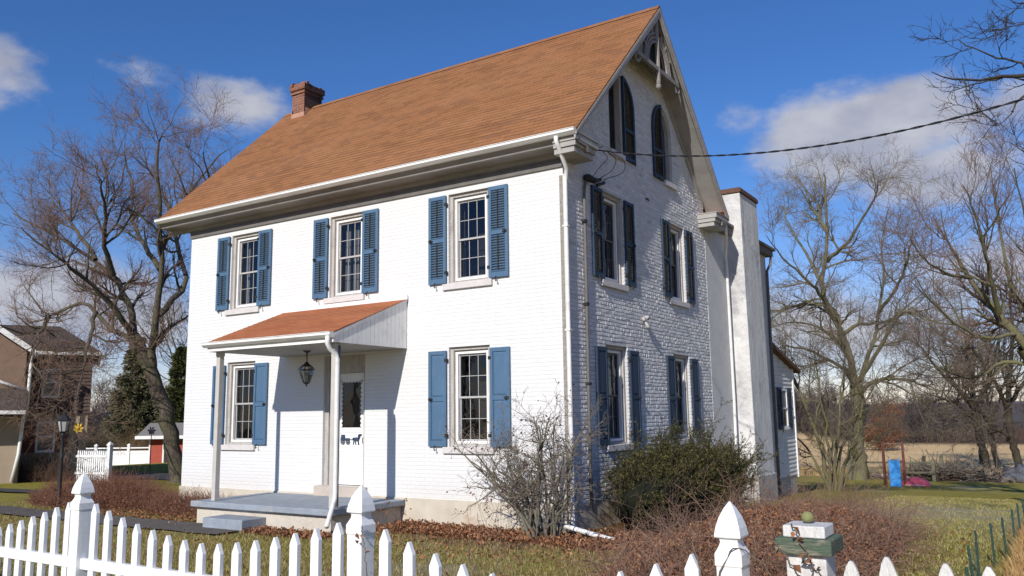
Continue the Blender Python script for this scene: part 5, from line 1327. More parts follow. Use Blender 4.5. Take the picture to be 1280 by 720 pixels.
V, F = leaf_quads(pos, rng.uniform(.025, .055, len(pos)), rng, aspect=.8); np_mesh('dry_leaves', V, F, M_island('dark seed heads', [(.07, .045, .04), (.13, .09, .07), (.05, .035, .035)]), sh)

# ------------------------------------------------------------------ yew at the gable
rng = np.random.default_rng(71)
yw = thing('yew_bush', 'dense dark green yew bush with sprays reaching right along the gable wall', 'shrub', (1.1, 2.4, .25))
n = 620
th = rng.uniform(0, 6.283, n); ph = rng.uniform(-.25, 1.0, n); s_ = rng.uniform(.35, .95, n)[:, None]
dirs = np.stack([np.cos(th) * np.cos(ph * 1.3), np.sin(th) * np.cos(ph * 1.3), np.sin(ph * 1.3)], 1)
ctr = np.array([1.0, 2.0, .62]); st = ctr + dirs * np.array([.85, 2.2, .66]) * s_
st[:, 2] = np.maximum(st[:, 2], .3); st[:, 0] = np.maximum(st[:, 0], .12)
d_ = unit(dirs * np.array([.8, .7, .5]) + np.array([.12, .95, .55]) + rng.normal(0, .24, (n, 3)))
L = rng.uniform(.3, .8, n) + (rng.uniform(0, 1, n) ** 5) * .75; P = np.zeros((n, 7, 3)); P[:, 0] = st; dd = d_.copy()
for j in range(1, 7):
    dd = unit(dd + np.array([.01, .03, .035 - .02 * j / 6]) + rng.normal(0, .05, dd.shape)); P[:, j] = P[:, j - 1] + dd * (L / 6)[:, None]
n2 = 240; s2 = np.stack([rng.uniform(.25, 1.75, n2), rng.uniform(.4, 4.3, n2), rng.uniform(.55, 1.2, n2)], 1); d2 = unit(np.array([.10, .9, .5]) + rng.normal(0, .2, (n2, 3))); P2 = np.zeros((n2, 7, 3)); P2[:, 0] = s2; L2 = rng.uniform(.45, 1.35, n2)
for j in range(1, 7):
    d2 = unit(d2 + np.array([.0, .05, -.015]) + rng.normal(0, .05, d2.shape)); P2[:, j] = P2[:, j - 1] + d2 * (L2 / 6)[:, None]
P = np.concatenate([P, P2]); n = n + n2
P[:, :, 0] = np.maximum(P[:, :, 0], .06)
R = np.full((n, 7), .009) * np.linspace(1, .4, 7)
a1 = grow(P, R, 6, (30, 60), (.14, .32), 5, .6, .005, .03, .12, .15, rng, .003)
tube_object('branches', [(P, R, 4), (*a1, 3)], M('yew bark', (.06, .04, .028), (.035, .025, .018), 4, .9), yw)
def along(P, m, rng):
    N, k, _ = P.shape; t = rng.uniform(.05, .999, (N, m)) * (k - 1); i = np.minimum(t.astype(int), k - 2); f = (t - i)[..., None]
    ar = np.arange(N)[:, None]; p = P[ar, i] * (1 - f) + P[ar, i + 1] * f; tn = unit(P[ar, i + 1] - P[ar, i]); return p.reshape(-1, 3), tn.reshape(-1, 3)
p1, t1_ = along(a1[0], 15, rng); p2, t2_ = along(P, 22, rng); pp_ = np.vstack([p1, p2]); tt = np.vstack([t1_, t2_])
rn = unit(rng.normal(size=pp_.shape)); sd = unit(np.cross(tt, rn)); ax = unit(sd * .8 + tt * .7)
V, F = leaf_quads(pp_, rng.uniform(.035, .06, len(pp_)), rng, aspect=.22, axis=ax)
np_mesh('needles', V, F, M_island('yew needles', [(.012, .018, .006), (.024, .034, .01), (.05, .058, .015), (.10, .095, .025), (.20, .165, .05), (.03, .04, .012)], .6, .1), yw)  # the brightest gold tone paints in sunlit needle tips
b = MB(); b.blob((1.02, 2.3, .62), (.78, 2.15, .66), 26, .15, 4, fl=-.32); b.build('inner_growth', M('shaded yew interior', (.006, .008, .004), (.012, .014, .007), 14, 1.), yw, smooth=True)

# ------------------------------------------------------------------ bramble thicket with dead leaves, right foreground
rng = np.random.default_rng(72)
br_ = thing('bramble_thicket', 'tangled mound of red brown brambles full of dead leaves behind the fence', 'shrub', (2.9, -.6, .25))
def mound(n, c, r, rng, top):
    a = rng.uniform(0, 6.283, n); q = np.sqrt(rng.uniform(0, 1, n)); x = c[0] + r[0] * q * np.cos(a); y = c[1] + r[1] * q * np.sin(a)
    return x, y, top * (1 - q ** 2) ** .7
n = 860
x, y, hgt = mound(n, (3.5, -.4), (1.5, 4.8), rng, .56)
P = np.zeros((n, 8, 3)); P[:, 0] = np.stack([x, y, ground_h(x, y) - .02], 1)
dd = unit(np.stack([rng.normal(.1, .6, n), rng.normal(0, .6, n), rng.uniform(.5, 1.2, n)], 1)); L = rng.uniform(.5, 1.4, n) * (.45 + hgt)
for j in range(1, 8):
    dd = unit(dd + np.array([0, 0, -.17]) + rng.normal(0, .10, dd.shape)); P[:, j] = P[:, j - 1] + dd * (L / 7)[:, None]
P[:, :, 2] = np.maximum(P[:, :, 2], ground_h(P[:, :, 0], P[:, :, 1]) + .01)
R = np.full((n, 8), .0065) * np.linspace(1, .4, 8)
a1 = grow(P, R, 5, (30, 75), (.2, .6), 5, .7, .005, .02, .16, .2, rng, .0028); a2 = grow(*a1, 2, (30, 75), (.1, .3), 3, .7, .004, .02, .2, .2, rng, .0018)
tube_object('canes', [(P, R, 4), (*a1, 3), (*a2, 3)], M_island('red brown canes', [(.17, .09, .065), (.26, .155, .11), (.11, .062, .05), (.33, .23, .16)]), br_)
n = 21000; x, y, hgt = mound(n, (3.35, -.3), (1.55, 4.8), rng, .46)
z = ground_h(x, y) + rng.uniform(0, 1, n) ** .5 * (hgt * 1.12 + .03) + .01
V, F = leaf_quads(np.stack([x, y, z], 1), rng.uniform(.022, .062, n), rng, aspect=.6, fold=.6)
LEAFC = [(.16, .065, .034), (.28, .115, .052), (.37, .175, .085), (.21, .09, .047), (.44, .26, .15), (.12, .06, .04)]
np_mesh('dead_leaves', V, F, M_island('dead leaves', LEAFC, transl=.12), br_)

# ------------------------------------------------------------------ barberry hedge on the left
def twiggy(name, label, c, r, top, n, seed, cols, leafc=None, nl=0):
    rng = np.random.default_rng(seed); t_ = thing(name, label, 'shrub', (c[0], c[1], gh(*c)))
    x, y, hgt = mound(n, c, r, rng, top); P = np.zeros((n, 6, 3)); P[:, 0] = np.stack([x, y, ground_h(x, y) - .02], 1)
    dd = unit(np.stack([rng.normal(0, .45, n), rng.normal(0, .45, n), rng.uniform(.7, 1.2, n)], 1)); L = (hgt + .1) * rng.uniform(.8, 1.3, n)
    for j in range(1, 6): dd = unit(dd + rng.normal(0, .12, dd.shape)); P[:, j] = P[:, j - 1] + dd * (L / 5)[:, None]
    R = np.full((n, 6), .006) * np.linspace(1, .4, 6)
    a1 = grow(P, R, 6, (25, 65), (.12, .3), 4, .7, .005, .03, .15, .3, rng, .003)
    tube_object('stems', [(P, R, 3), (*a1, 3)], M_island(name + ' stems', cols), t_)
    if nl:
        x, y, hgt = mound(nl, c, r, rng, top * .9); V, F = leaf_quads(np.stack([x, y, ground_h(x, y) + rng.uniform(0, 1, nl) ** .5 * (hgt + .04)], 1), rng.uniform(.03, .06, nl), rng, aspect=.7)
        np_mesh('dry_leaves', V, F, M_island(name + ' leaves', leafc, transl=.1), t_)
RB = [(.15, .068, .046), (.22, .10, .062), (.10, .05, .038), (.27, .14, .09)]
twiggy('barberry_hedge', 'low reddish brown leafless hedge left of the house beside the walk', (-12.2, -.7), (2.4, 1.1), .62, 1300, 73, RB, LEAFC[:4], 3500)
twiggy('low_shrub', 'small russet shrub against the porch base and house corner', (-8.6, -.95), (1.3, .65), .34, 420, 74, RB, LEAFC, 1500)

# ------------------------------------------------------------------ leaf litter and grass
rng = np.random.default_rng(75)
def scatter(n, x0, x1, y0, y1): return rng.uniform(x0, x1, n), rng.uniform(y0, y1, n)
xs, ys = [], []
for n, x0, x1, y0, y1 in ((5600, -3.5, 1.6, -1.25, -.04), (2600, -5.2, -3.3, -2.5, -1.95), (1600, .2, 2.2, -1.4, .6), (1300, -10.6, -7.3, -2.1, -1.3), (900, -13, 5, -7, -1.5), (700, -3.3, 2., -2.6, -1.4), (260, 3., 6.2, -4, 5), (700, .6, 3.0, 5., 11.)):
    a, c_ = scatter(n, x0, x1, y0, y1); xs.append(a); ys.append(c_)
x, y = np.concatenate(xs), np.concatenate(ys); n = len(x); nr = unit(np.stack([rng.normal(0, .5, n), rng.normal(0, .5, n), np.ones(n)], 1))
V, F = leaf_quads(np.stack([x, y, ground_h(x, y) + rng.uniform(0, 1, n) ** 2 * .06 + .004], 1), rng.uniform(.025, .075, n), rng, nrm=nr, aspect=.6, fold=.6)
lf_ = np_mesh('leaf_litter', V, F, M_island('leaf litter', LEAFC + [(.36, .16, .07)], transl=.1), None)
tag(lf_, 'brown fallen leaves drifted along the house foundation and over the lawn', 'leaves', kind='stuff')
def blades(name, label, n, xr, yr, hr, wd, cols, seed, keep=None, lean=.5):
    rng = np.random.default_rng(seed); x = rng.uniform(*xr, n); y = rng.uniform(*yr, n)
    if keep is not None: m = keep(x, y, rng); x, y = x[m], y[m]
    n = len(x); b = np.stack([x, y, ground_h(x, y) - .005], 1); a = rng.uniform(0, 6.283, n); h_ = rng.uniform(*hr, n)
    s = np.stack([np.cos(a), np.sin(a), np.zeros(n)], 1) * (wd * rng.uniform(.7, 1.3, n))[:, None]
    tip = b + np.stack([rng.normal(0, lean, n) * h_, rng.normal(0, lean, n) * h_, h_], 1)
    mid = (b + tip) / 2 + np.array([0, 0, 1]) * (h_ * .12)[:, None]
    V = np.stack([b - s, b + s, mid + s * .7, tip, mid - s * .7], 1).reshape(-1, 3); k = np.arange(n)[:, None] * 5
    F = np.vstack([k + np.array([[0, 1, 2]]), k + np.array([[0, 2, 4]]), k + np.array([[4, 2, 3]])])
    o = np_mesh(name, V, F, M_island(name + ' blades', cols, .8, .2), None); return tag(o, label, 'grass', kind='stuff')
def nopath(x, y, rng): return ~((y > -3.02) & (y < -1.98) & (x < -5.2)) & ~((x > -7.3) & (x < -3.5) & (y > -2.0)) & ~((x > -6.4) & (x < -5.2) & (y > -2.5)) & (fbm(x, y, 1.4, 9) + rng.normal(0, .35, len(x)) < .75) & ~((y > -1.35) & (x > -3.6))
WG = [(.15, .145, .035), (.25, .215, .065), (.38, .30, .13), (.45, .36, .18), (.21, .185, .055), (.34, .25, .11)]
blades('grass', 'short winter grass on the front lawn between fence and house', 110000, (-15, 3.2), (-8.4, -.9), (.025, .075), .0045, WG, 80, nopath)
blades('side_grass', 'patchy winter grass on the side lawn right of the house', 60000, (2.5, 8.5), (-2, 16), (.02, .06), .005, [(.22, .20, .035), (.31, .27, .06), (.42, .35, .15), (.48, .41, .24)], 81, lambda x, y, r: ((x < 6.1) | (y > 5)) & (np.exp(-(((x - 4.2) / 3.2) ** 2 + ((y - 8.) / 4.5) ** 2)) * (.75 + .6 * fbm(x, y, 1.4, 9)) + r.normal(0, .28, len(x)) < .62))
blades('bank_grass', 'long tan grass on the bank outside the wire fence', 22000, (6.2, 8.2), (-6, 5.5), (.08, .26), .005, [(.46, .29, .11), (.58, .39, .17), (.34, .20, .08), (.50, .28, .12)], 82, None, .7)
blades('field_edge_grass', 'tall straw coloured grass where the lawn meets the hay field', 26000, (-16, 12), (37, 45), (.12, .42), .014, [(.58, .41, .20), (.44, .30, .14), (.64, .47, .25)], 83)

YAW = rad(32.66)
def W2(lat, dep, base): # world point from a base by view-right and depth
    return (base[0] + VR[0] * lat + VD[0] * dep, base[1] + VR[1] * lat + VD[1] * dep)
# ------------------------------------------------------------------ slide, dome, field fence
RED = M('red brown play timber', (.20, .065, .045), (.14, .05, .036), 5, .8, .006, 40)
s0 = (.62, 28.3); z0 = gh(*s0)
pl = local_thing('play_slide', 'blue slide on a red brown timber A-frame at the lawn edge', 'slide', (s0[0], s0[1], z0), rad(9))
for sx_, nm in ((-.42, 'a'), (.38, 'b')):
    b = MB()
    for dy in (-.42, .5):
        b.tube([(sx_ - .03 * (1 if dy < 0 else -1), dy, -.1), (sx_, .02 + dy * .06, 1.86)], .05, 4)
    b.obox((sx_, .03, .75), ((0, 1, 0), (1, 0, 0), (0, 0, 1)), (.27, .025, .05))
    b.build('a_frame', RED, pl)
b = MB(); b.tube([(-.42, .03, 1.80), (.38, .03, 1.80)], .03, 6); b.build('top_bar', M('dull pipe', (.2, .12, .1), (.15, .1, .08), 8, .6), pl)
BLUE = M('blue slide plastic', (.055, .28, .62), (.05, .25, .56), 3, .4, spec=.4)
b = MB(); prof = [(-1.25, .03), (-1.05, .08), (-.2, .86), (.0, 1.05), (.25, 1.08)]
for i in range(4):
    (ya, za), (yb, zb) = prof[i], prof[i + 1]
    b.extrude([(-.21, ya, za), (.19, ya, za), (.19, yb, zb), (-.21, yb, zb)], (0, 0, -.03))
    for x in (-.23, .18): b.extrude([(x, ya, za - .02), (x, ya, za + .11), (x, yb, zb + .11), (x, yb, zb - .02)], (.03, 0, 0))
b.build('slide_chute', BLUE, pl)
b = MB()
for k in range(5): b.bx(.05, .40, .30 - .02 * k, .38 - .02 * k, .16 + .2 * k, .20 + .2 * k)
b.tube([(.06, .5, -.05), (.06, .25, 1.08)], .035, 4); b.tube([(.40, .5, -.05), (.40, .25, 1.08)], .035, 4); b.bx(-.28, .42, .18, .5, 1.02, 1.05)
b.build('ladder', RED, pl)
d0 = (1.42, 28.35); b = MB(); vs = []
b.blob((d0[0], d0[1], gh(*d0)), (.60, .55, .38), 22, .05, 8, fl=.0); do = b.build('sandbox_lid', M('pink red plastic', (.70, .12, .17), (.62, .10, .14), 3, .4, spec=.4), None, smooth=True)
b = MB(); b.tube([(d0[0] + .57 * math.cos(a), d0[1] + .53 * math.sin(a), gh(*d0) + .05) for a in np.linspace(-2.3, -.9, 10)], .035, 6); b.build('rim', M('pale pink rim', (.75, .45, .45), (.7, .4, .4), 4, .5), do)
tag(do, 'pink red domed plastic sandbox lid on the grass beside the blue slide', 'sandbox lid')
GW_ = M('grey green fence wood', (.16, .15, .10), (.10, .095, .07), 5, .9, .01, 40)
rf = thing('post_and_rail_fence', 'grey weathered post and rail fence between lawn and hay field', 'fence', (-1., 33., gh(-1, 33.)))
pts = [(-2.2, 33.1), (-.2, 33.4), (1.55, 33.6)]
for i, (x, y) in enumerate(pts):
    b = MB(); b.bx(x - .08, x + .08, y - .08, y + .08, gh(x, y) - .1, gh(x, y) + 1.05); b.build('post', GW_, rf, bevel=.01)
for i in range(2):
    (xa, ya), (xb, yb) = pts[i], pts[i + 1]
    for h_ in (.42, .88): b = MB(); b.tube([(xa, ya - .02, gh(xa, ya) + h_), ((xa + xb) / 2, (ya + yb) / 2, gh((xa + xb) / 2, (ya + yb) / 2) + h_ - .02), (xb, yb - .02, gh(xb, yb) + h_)], .05, 5); b.build('rail', GW_, rf)
POSTW = [(2.6, 44.5, .95, 'short greenish fence post just right of the rail fence'), (.45, 46.3, 1.0, 'greenish wooden fence post beside the brush pile'), (1.1, 46.8, 1.05, 'grey wooden fence post behind the middle of the brush pile'), (2.0, 47.2, 1.1, 'dark wooden fence post left of the nearest dark tree trunk')]
for (x, y, h_, lb), px_ in zip(POSTW, (1166, 1181, 1197, 1213)):
    x = [-.32, .66, 1.56, 2.32][[1166, 1181, 1197, 1213].index(px_)]; y = 45.6
    b = MB(); z = gh(x, y); b.prism(Fr((0, y, 0), (1, 0, 0), (0, -1, 0)), [(x - .1, z - .1), (x + .1, z - .1), (x + .09, z + h_), (x - .02, z + h_ + .06), (x - .1, z + h_ - .03)], -.09, .09)
    o = b.build('fence_post', GW_, None, bevel=.012); tag(o, lb, 'post', 'line posts along the hay field')
# brush pile
rng = np.random.default_rng(90); c0 = (2.2, 35.2); bp = thing('brush_pile', 'long grey heap of dead branches and stones along the far lawn edge', 'brush pile', (c0[0], c0[1], gh(*c0)))
n = 900; x = c0[0] + rng.normal(0, 1.6, n).clip(-3.2, 3.6); y = c0[1] + rng.normal(0, .45, n); P = np.zeros((n, 5, 3)); P[:, 0] = np.stack([x, y, ground_h(x, y) + rng.uniform(0, .5, n) * np.exp(-((x - c0[0]) / 2.6) ** 2)], 1)
dd = unit(np.stack([rng.normal(0, 1, n), rng.normal(0, .6, n), rng.normal(.12, .25, n)], 1)); L = rng.uniform(.4, 1.5, n)
for j in range(1, 5): dd = unit(dd + rng.normal(0, .15, dd.shape)); P[:, j] = P[:, j - 1] + dd * (L / 4)[:, None]
P[:, :, 2] = np.maximum(P[:, :, 2], ground_h(P[:, :, 0], P[:, :, 1]) + .01)
tube_object('branches', [(P, np.full((n, 5), .022) * np.linspace(1, .5, 5), 4)], M_island('dead sticks', [(.10, .085, .07), (.17, .14, .115), (.22, .19, .16), (.07, .055, .045), (.16, .085, .05)]), bp)
b = MB()
for i in range(60):
    x = c0[0] + rng.normal(0, 1.6); y = c0[1] + rng.normal(0, .35); r_ = rng.uniform(.08, .24); b.blob((x, y, gh(x, y) + r_ * .4), (r_ * 1.3, r_, r_ * .8), 8, .2, i)
b.build('stones', M_island('field stones', [(.22, .21, .2), (.33, .31, .29), (.15, .13, .12), (.2, .12, .09)]), bp)
b = MB(); b.blob((5.0, 35.4, gh(5.0, 35.4) + .1), (.9, .6, .65), 20, .35, 77, fl=-.2); o = b.build('tarp_heap', M('dark slate tarp', (.05, .055, .07), (.12, .125, .14), 3.5, .5, .05, 6), None, smooth=True)
tag(o, 'dark tarp covered heap at the right edge by the field trees', 'tarp')

# ------------------------------------------------------------------ green garden wire fence
GRN = M('dark green steel', (.018, .05, .04), (.03, .07, .055), 20, .5); rng = np.random.default_rng(91)
wf_ = thing('wire_fence', 'low dark green wire garden fence with thin stakes running away at right', 'fence', (6.0, 0, .25))
GP = [(6.02, -3.6), (5.95, -2.2), (5.90, -.95), (6.02, -.12), (6.12, .55), (6.17, 1.66), (6.2, 2.9), (6.24, 4.2), (6.30, 6.0)]
for i, (x, y) in enumerate(GP):
    b = MB(); z = gh(x, y); tl = rng.normal(-.01, .015); b.tube([(x, y, z - .1), (x + tl, y + rng.normal(0, .02), z + .53)], .013, 6); b.build('stake', GRN, wf_)
b = MB()
for (xa, ya), (xb, yb) in zip(GP[:-1], GP[1:]):
    L = math.hypot(xb - xa, yb - ya); n = max(2, int(L / .09))
    for k in range(n):
        s = k / n; x, y = xa + (xb - xa) * s, ya + (yb - ya) * s; z = gh(x, y) + .01; sg = -.05 * math.sin(math.pi * s)
        b.tube([(x, y, z), (x, y, z + .50 + sg)], .0010, 3, False)
    for k in range(6):
        h_ = .012 + k * .095; m_ = 5; b.tube([(xa + (xb - xa) * q, ya + (yb - ya) * q, gh(xa + (xb - xa) * q, ya + (yb - ya) * q) + h_ - .05 * math.sin(math.pi * q) * k / 5) for q in np.linspace(0, 1, m_)], .0011, 3, False)
b.build('wire_mesh', GRN, wf_)

# ------------------------------------------------------------------ dead vines draped over posts
def vine(name, label, pts, r, nl, seed, loc):
    rng = np.random.default_rng(seed); t_ = thing(name, label, 'vine', loc); S = []
    bk_ = M_bark(name + str(seed) + ' bark', (.10, .07, .05), (.19, .15, .11), None, 0, 20, .003)
    for p in pts:
        b = MB(); q, _ = resample(p, (1, 1), 22, rng, .006); b.tube([tuple(v) for v in q], [r * (1 - .5 * i / 21) for i in range(22)], 6); S.append(q)
        b.build('stem', bk_, t_, smooth=True)
    if nl:
        pos = np.vstack(S)[rng.integers(0, 22 * len(S), nl)] + rng.normal(0, .02, (nl, 3)); V, F = leaf_quads(pos, rng.uniform(.025, .055, nl), rng, aspect=.75, fold=.6)
        np_mesh('dead_leaves', V, F, M_island(name + str(seed) + ' leaves', LEAFC), t_)
vine('dead_vine', 'thin dead vine with shrivelled leaves hanging down the weathered gate post',
     [[(5.66, -8.045, 1.64), (5.70, -8.09, 1.60), (5.735, -8.09, 1.52), (5.76, -8.06, 1.44), (5.75, -8.05, 1.36), (5.78, -8.05, 1.28)],
      [(5.57, -8.085, 1.56), (5.64, -8.06, 1.47), (5.70, -8.05, 1.38), (5.79, -8.045, 1.26), (5.86, -8.07, 1.15)],
      [(5.735, -8.09, 1.52), (5.70, -8.06, 1.46), (5.78, -8.05, 1.42), (5.80, -8.05, 1.36)]], .0042, 26, 5, (5.7, -8.05, 1.1))
vine('dead_vine', 'bare dead vine looped across the right hand gothic capped fence post',
     [[(5.28, -8.30, 1.05), (5.33, -8.285, 1.32), (5.38, -8.275, 1.46), (5.44, -8.268, 1.535), (5.5, -8.22, 1.50), (5.58, -8.2, 1.42), (5.66, -8.26, 1.2), (5.70, -8.3, 1.0)],
      [(5.22, -8.28, 1.62), (5.25, -8.30, 1.5), (5.29, -8.3, 1.35), (5.36, -8.29, 1.2), (5.42, -8.29, 1.05)]], .0048, 0, 6, (5.4, -8.27, 1.0))
vine('dead_vine', 'thin dead vine with few leaves climbing the pickets right of the middle post',
     [[(2.99, -8.24, 1.05), (3.0, -8.25, 1.3), (2.985, -8.27, 1.42), (2.97, -8.28, 1.5)], [(3.42, -8.24, 1.0), (3.5, -8.25, 1.2), (3.44, -8.22, 1.38), (3.36, -8.2, 1.5)], [(3.75, -8.24, 1.), (3.86, -8.26, 1.25), (3.80, -8.23, 1.4), (3.9, -8.25, 1.5), (3.84, -8.2, 1.62)]], .0038, 14, 7, (3.3, -8.24, 1.0))
# a few dry weed stalks standing in the lawn
rng = np.random.default_rng(93)
for k, (x, y, h_, lb) in enumerate(((-2.9, -1.25, .5, 'dark dry weed stalk standing in leaves by the foundation'), (.1, -2.4, .95, 'pale dry weed stalk in the lawn near the shrub'), (2.2, -5.8, .75, 'bent dry weed stalks just behind the dipping pickets'))):
    t_ = thing('dry_weed', lb, 'weed', (x, y, gh(x, y))); P = np.zeros((5, 7, 3)); P[:, 0] = (x, y, gh(x, y) - .02); P[:, 0, :2] += rng.normal(0, .06, (5, 2)); dd = unit(np.stack([rng.normal(0, .25, 5), rng.normal(0, .25, 5), np.ones(5)], 1))
    for j in range(1, 7): dd = unit(dd + rng.normal(0, .1, dd.shape)); P[:, j] = P[:, j - 1] + dd * h_ / 6
    R_ = np.full((5, 7), .004) * np.linspace(1, .5, 7); a1 = grow(P, R_, 4, (30, 60), (.08, .22), 4, .6, .003, .05, .15, .4, rng, .0018)
    tube_object('stalk', [(P, R_, 4), (*a1, 3)], M(f'dry stalk {k}', (.15, .10, .07) if k else (.05, .035, .03), (.24, .18, .13) if k else (.08, .06, .05), 5, .9), t_)
    pos = a1[0][:, -1]; V, F = leaf_quads(np.repeat(pos, 3, 0), rng.uniform(.02, .05, len(pos) * 3), rng, aspect=.7); np_mesh('seed_head', V, F, M_island(f'seed heads {k}', LEAFC[:2] + [(.05, .035, .03)]), t_)

# ------------------------------------------------------------------ lamp post on the left
lp = (-12.57, -1.55); z = gh(*lp); lt = thing('lamp_post', 'black garden lamp post with glass lantern head beside the front walk', 'lamp post', (lp[0], lp[1], z))
b = MB(); b.lathe((lp[0], lp[1], z), [(.08, -.1), (.08, .06), (.05, .1), (.055, .3), (.045, .34), (.04, 1.1), (.048, 1.13), (.04, 1.16), (.036, 1.62), (.06, 1.66), (.03, 1.70)], 12); b.build('pole', MAT['black'], lt, smooth=True)
b = MB(); b.lathe((lp[0], lp[1], z + 1.70), [(.04, 0), (.09, .01), (.09, .03)], 6)
for i in range(6):
    a = i * math.pi / 3; b.tube([(lp[0] + .085 * math.cos(a), lp[1] + .085 * math.sin(a), z + 1.72), (lp[0] + .135 * math.cos(a), lp[1] + .135 * math.sin(a), z + 1.98)], .008, 4)
b.lathe((lp[0], lp[1], z + 1.97), [(.15, 0), (.16, .015), (.08, .11), (.03, .15), (.02, .19), (.004, .22)], 6); b.build('lantern_frame', MAT['black'], lt)
b = MB(); b.lathe((lp[0], lp[1], z + 1.72), [(.075, .01), (.125, .25)], 6); b.build('lantern_glass', M('frosted lantern glass', (.42, .42, .40), (.35, .35, .34), 4, .3, spec=.5), lt)

# ------------------------------------------------------------------ neighbouring house
nb0 = (-23.2, 5.3); nz_ = gh(*nb0)
nh = local_thing('neighbour_house', 'dark brown sided house with tan stucco ground floor at the left edge', 'house', (nb0[0], nb0[1], nz_), YAW + rad(27))
STU = M('tan stucco', (.37, .295, .215), (.31, .245, .175), 3, .9, .01, 40); BRS = M('dark brown siding', (.105, .07, .058), (.08, .054, .046), 4, .8, .004, 40); BRL = M('light brown siding', (.23, .15, .11), (.18, .12, .085), 4, .8, .004, 40)
DKR = M('dark grey shingle', (.075, .062, .055), (.05, .042, .038), 6, .95, .01, 80)
b = MB(); b.bx(-12, 0, .02, 7, -.4, 2.35); b.build('ground_floor_wall', STU, nh)
b = MB(); b.bx(-12, .04, -.02, 7.04, 2.36, 4.62)
k = 0
for i in range(17): z = 2.38 + i * .13; b.add([(-1.95, -.075, z), (.06, -.075, z), (.06, -.03, z + .128), (-1.95, -.03, z + .128)], [(0, 1, 2, 3)])
b.build('upper_wall', BRS, nh)
b = MB()
b.extrude([(-9., -.25, 4.60), (.28, -.25, 4.60), (-1.15, 2.2, 5.72), (-9., 2.2, 5.72)], (0, 0, .06)); b.extrude([(.28, -.25, 4.60), (.28, 7.2, 4.6), (-1.15, 2.2, 5.72)], (0, 0, .06)); b.extrude([(-9, 7.2, 4.6), (.28, 7.2, 4.6), (-1.15, 2.2, 5.72), (-9, 2.2, 5.72)], (0, 0, .06))
b.build('roof', DKR, nh)
b = MB(); b.bx(-2., .3, -.34, -.24, 4.50, 4.62); b.bx(.27, .36, -.3, 7., 4.5, 4.62); b.build('gutter', MAT['gutter'], nh)
# projecting front wing with its white rake
b = MB(); b.bx(-8, -2.05, -1.25, .0, -.4, 2.28); b.build('wing_ground_wall', STU, nh)
b = MB(); b.extrude([(-8, -1.3, 2.52), (-2.02, -1.3, 2.52), (-2.02, -1.3, 4.5), (-4.3, -1.3, 6.15), (-8, -1.3, 6.15)], (0, 1.32, 0)); b.build('wing_upper_wall', BRL, nh)
b = MB(); b.extrude([(-1.75, -1.6, 4.42), (-4.3, -1.6, 6.22), (-4.3, -1.6, 6.32), (-1.75, -1.6, 4.54)], (0, 4., 0)); b.build('wing_roof', DKR, nh)
b = MB(); b.extrude([(-1.74, -1.66, 4.36), (-4.3, -1.66, 6.16), (-4.3, -1.66, 6.38), (-1.74, -1.66, 4.57)], (0, .05, 0)); b.bx(-1.80, -1.70, -1.6, 0, 4.38, 4.50); b.build('rake_board', MAT['white'], nh)
b = MB(); b.extrude([(-8, -1.3, 3.2), (-1.9, -1.3, 3.2), (-1.9, -2.3, 2.46), (-8, -2.3, 2.46)], (0, 0, .05)); b.build('porch_roof', DKR, nh)
b = MB(); b.bx(-8, -1.88, -2.4, -2.3, 2.36, 2.48); b.build('porch_gutter', MAT['gutter'], nh)
b = MB(); b.tube([(-1.78, -1.40, 4.4), (-1.86, -1.36, 4.25), (-1.9, -1.36, 2.6), (-1.98, -1.34, 2.3), (-2.05, -1.34, 1.0), (-2.2, -1.34, .1)], .06, 8); b.tube([(-3.05, -1.36, 4.3), (-3.05, -1.4, 3.7), (-2.7, -1.4, 3.45), (-2.0, -1.38, 3.2)], .05, 8); b.build('downspout', MAT['gutter'], nh, smooth=True)
def nwin(x0, x1, z0, z1, y, shut=None):
    b = MB()
    for a, e, c, d2 in ((x0, x0 + .06, z0, z1), (x1 - .06, x1, z0, z1), (x0, x1, z1 - .06, z1 + .001), (x0, x1, z0 - .05, z0 + .03), (x0, x1, (z0 + z1) / 2 - .025, (z0 + z1) / 2 + .025)): b.bx(a, e, y - .05, y - .001, c, d2)
    o = b.build('window', MAT['white'], nh)
    b = MB(); b.bx(x0 + .05, x1 - .05, y - .022, y - .003, z0, z1 - .05); b.build('pane', M('neighbour pane', (.03, .035, .045), (.06, .065, .08), 3, .1, spec=.7), o)
    if shut:
        for a, e in ((x0 - .42, x0 - .03), (x1 + .03, x1 + .42)): b = MB(); b.bx(a, e, y - .04, y - .002, z0 - .04, z1 + .02); b.build('shutter', shut, nh, bevel=.01)
nwin(-1.55, -.95, 3.0, 4.0, -.09); nwin(-1.62, -1.02, 1.05, 2.1, .015, M('red brown shutter', (.16, .05, .035), (.13, .045, .03), 4, .7))
nwin(-3.6, -2.9, 3.3, 4.3, -1.31)
twiggy('foundation_shrub', 'brown leafless shrubs in front of the neighbouring house wall', (-24.3, 4.0), (1.9, .8), 1.0, 700, 94, [(.10, .06, .04), (.15, .095, .065), (.07, .045, .035)])

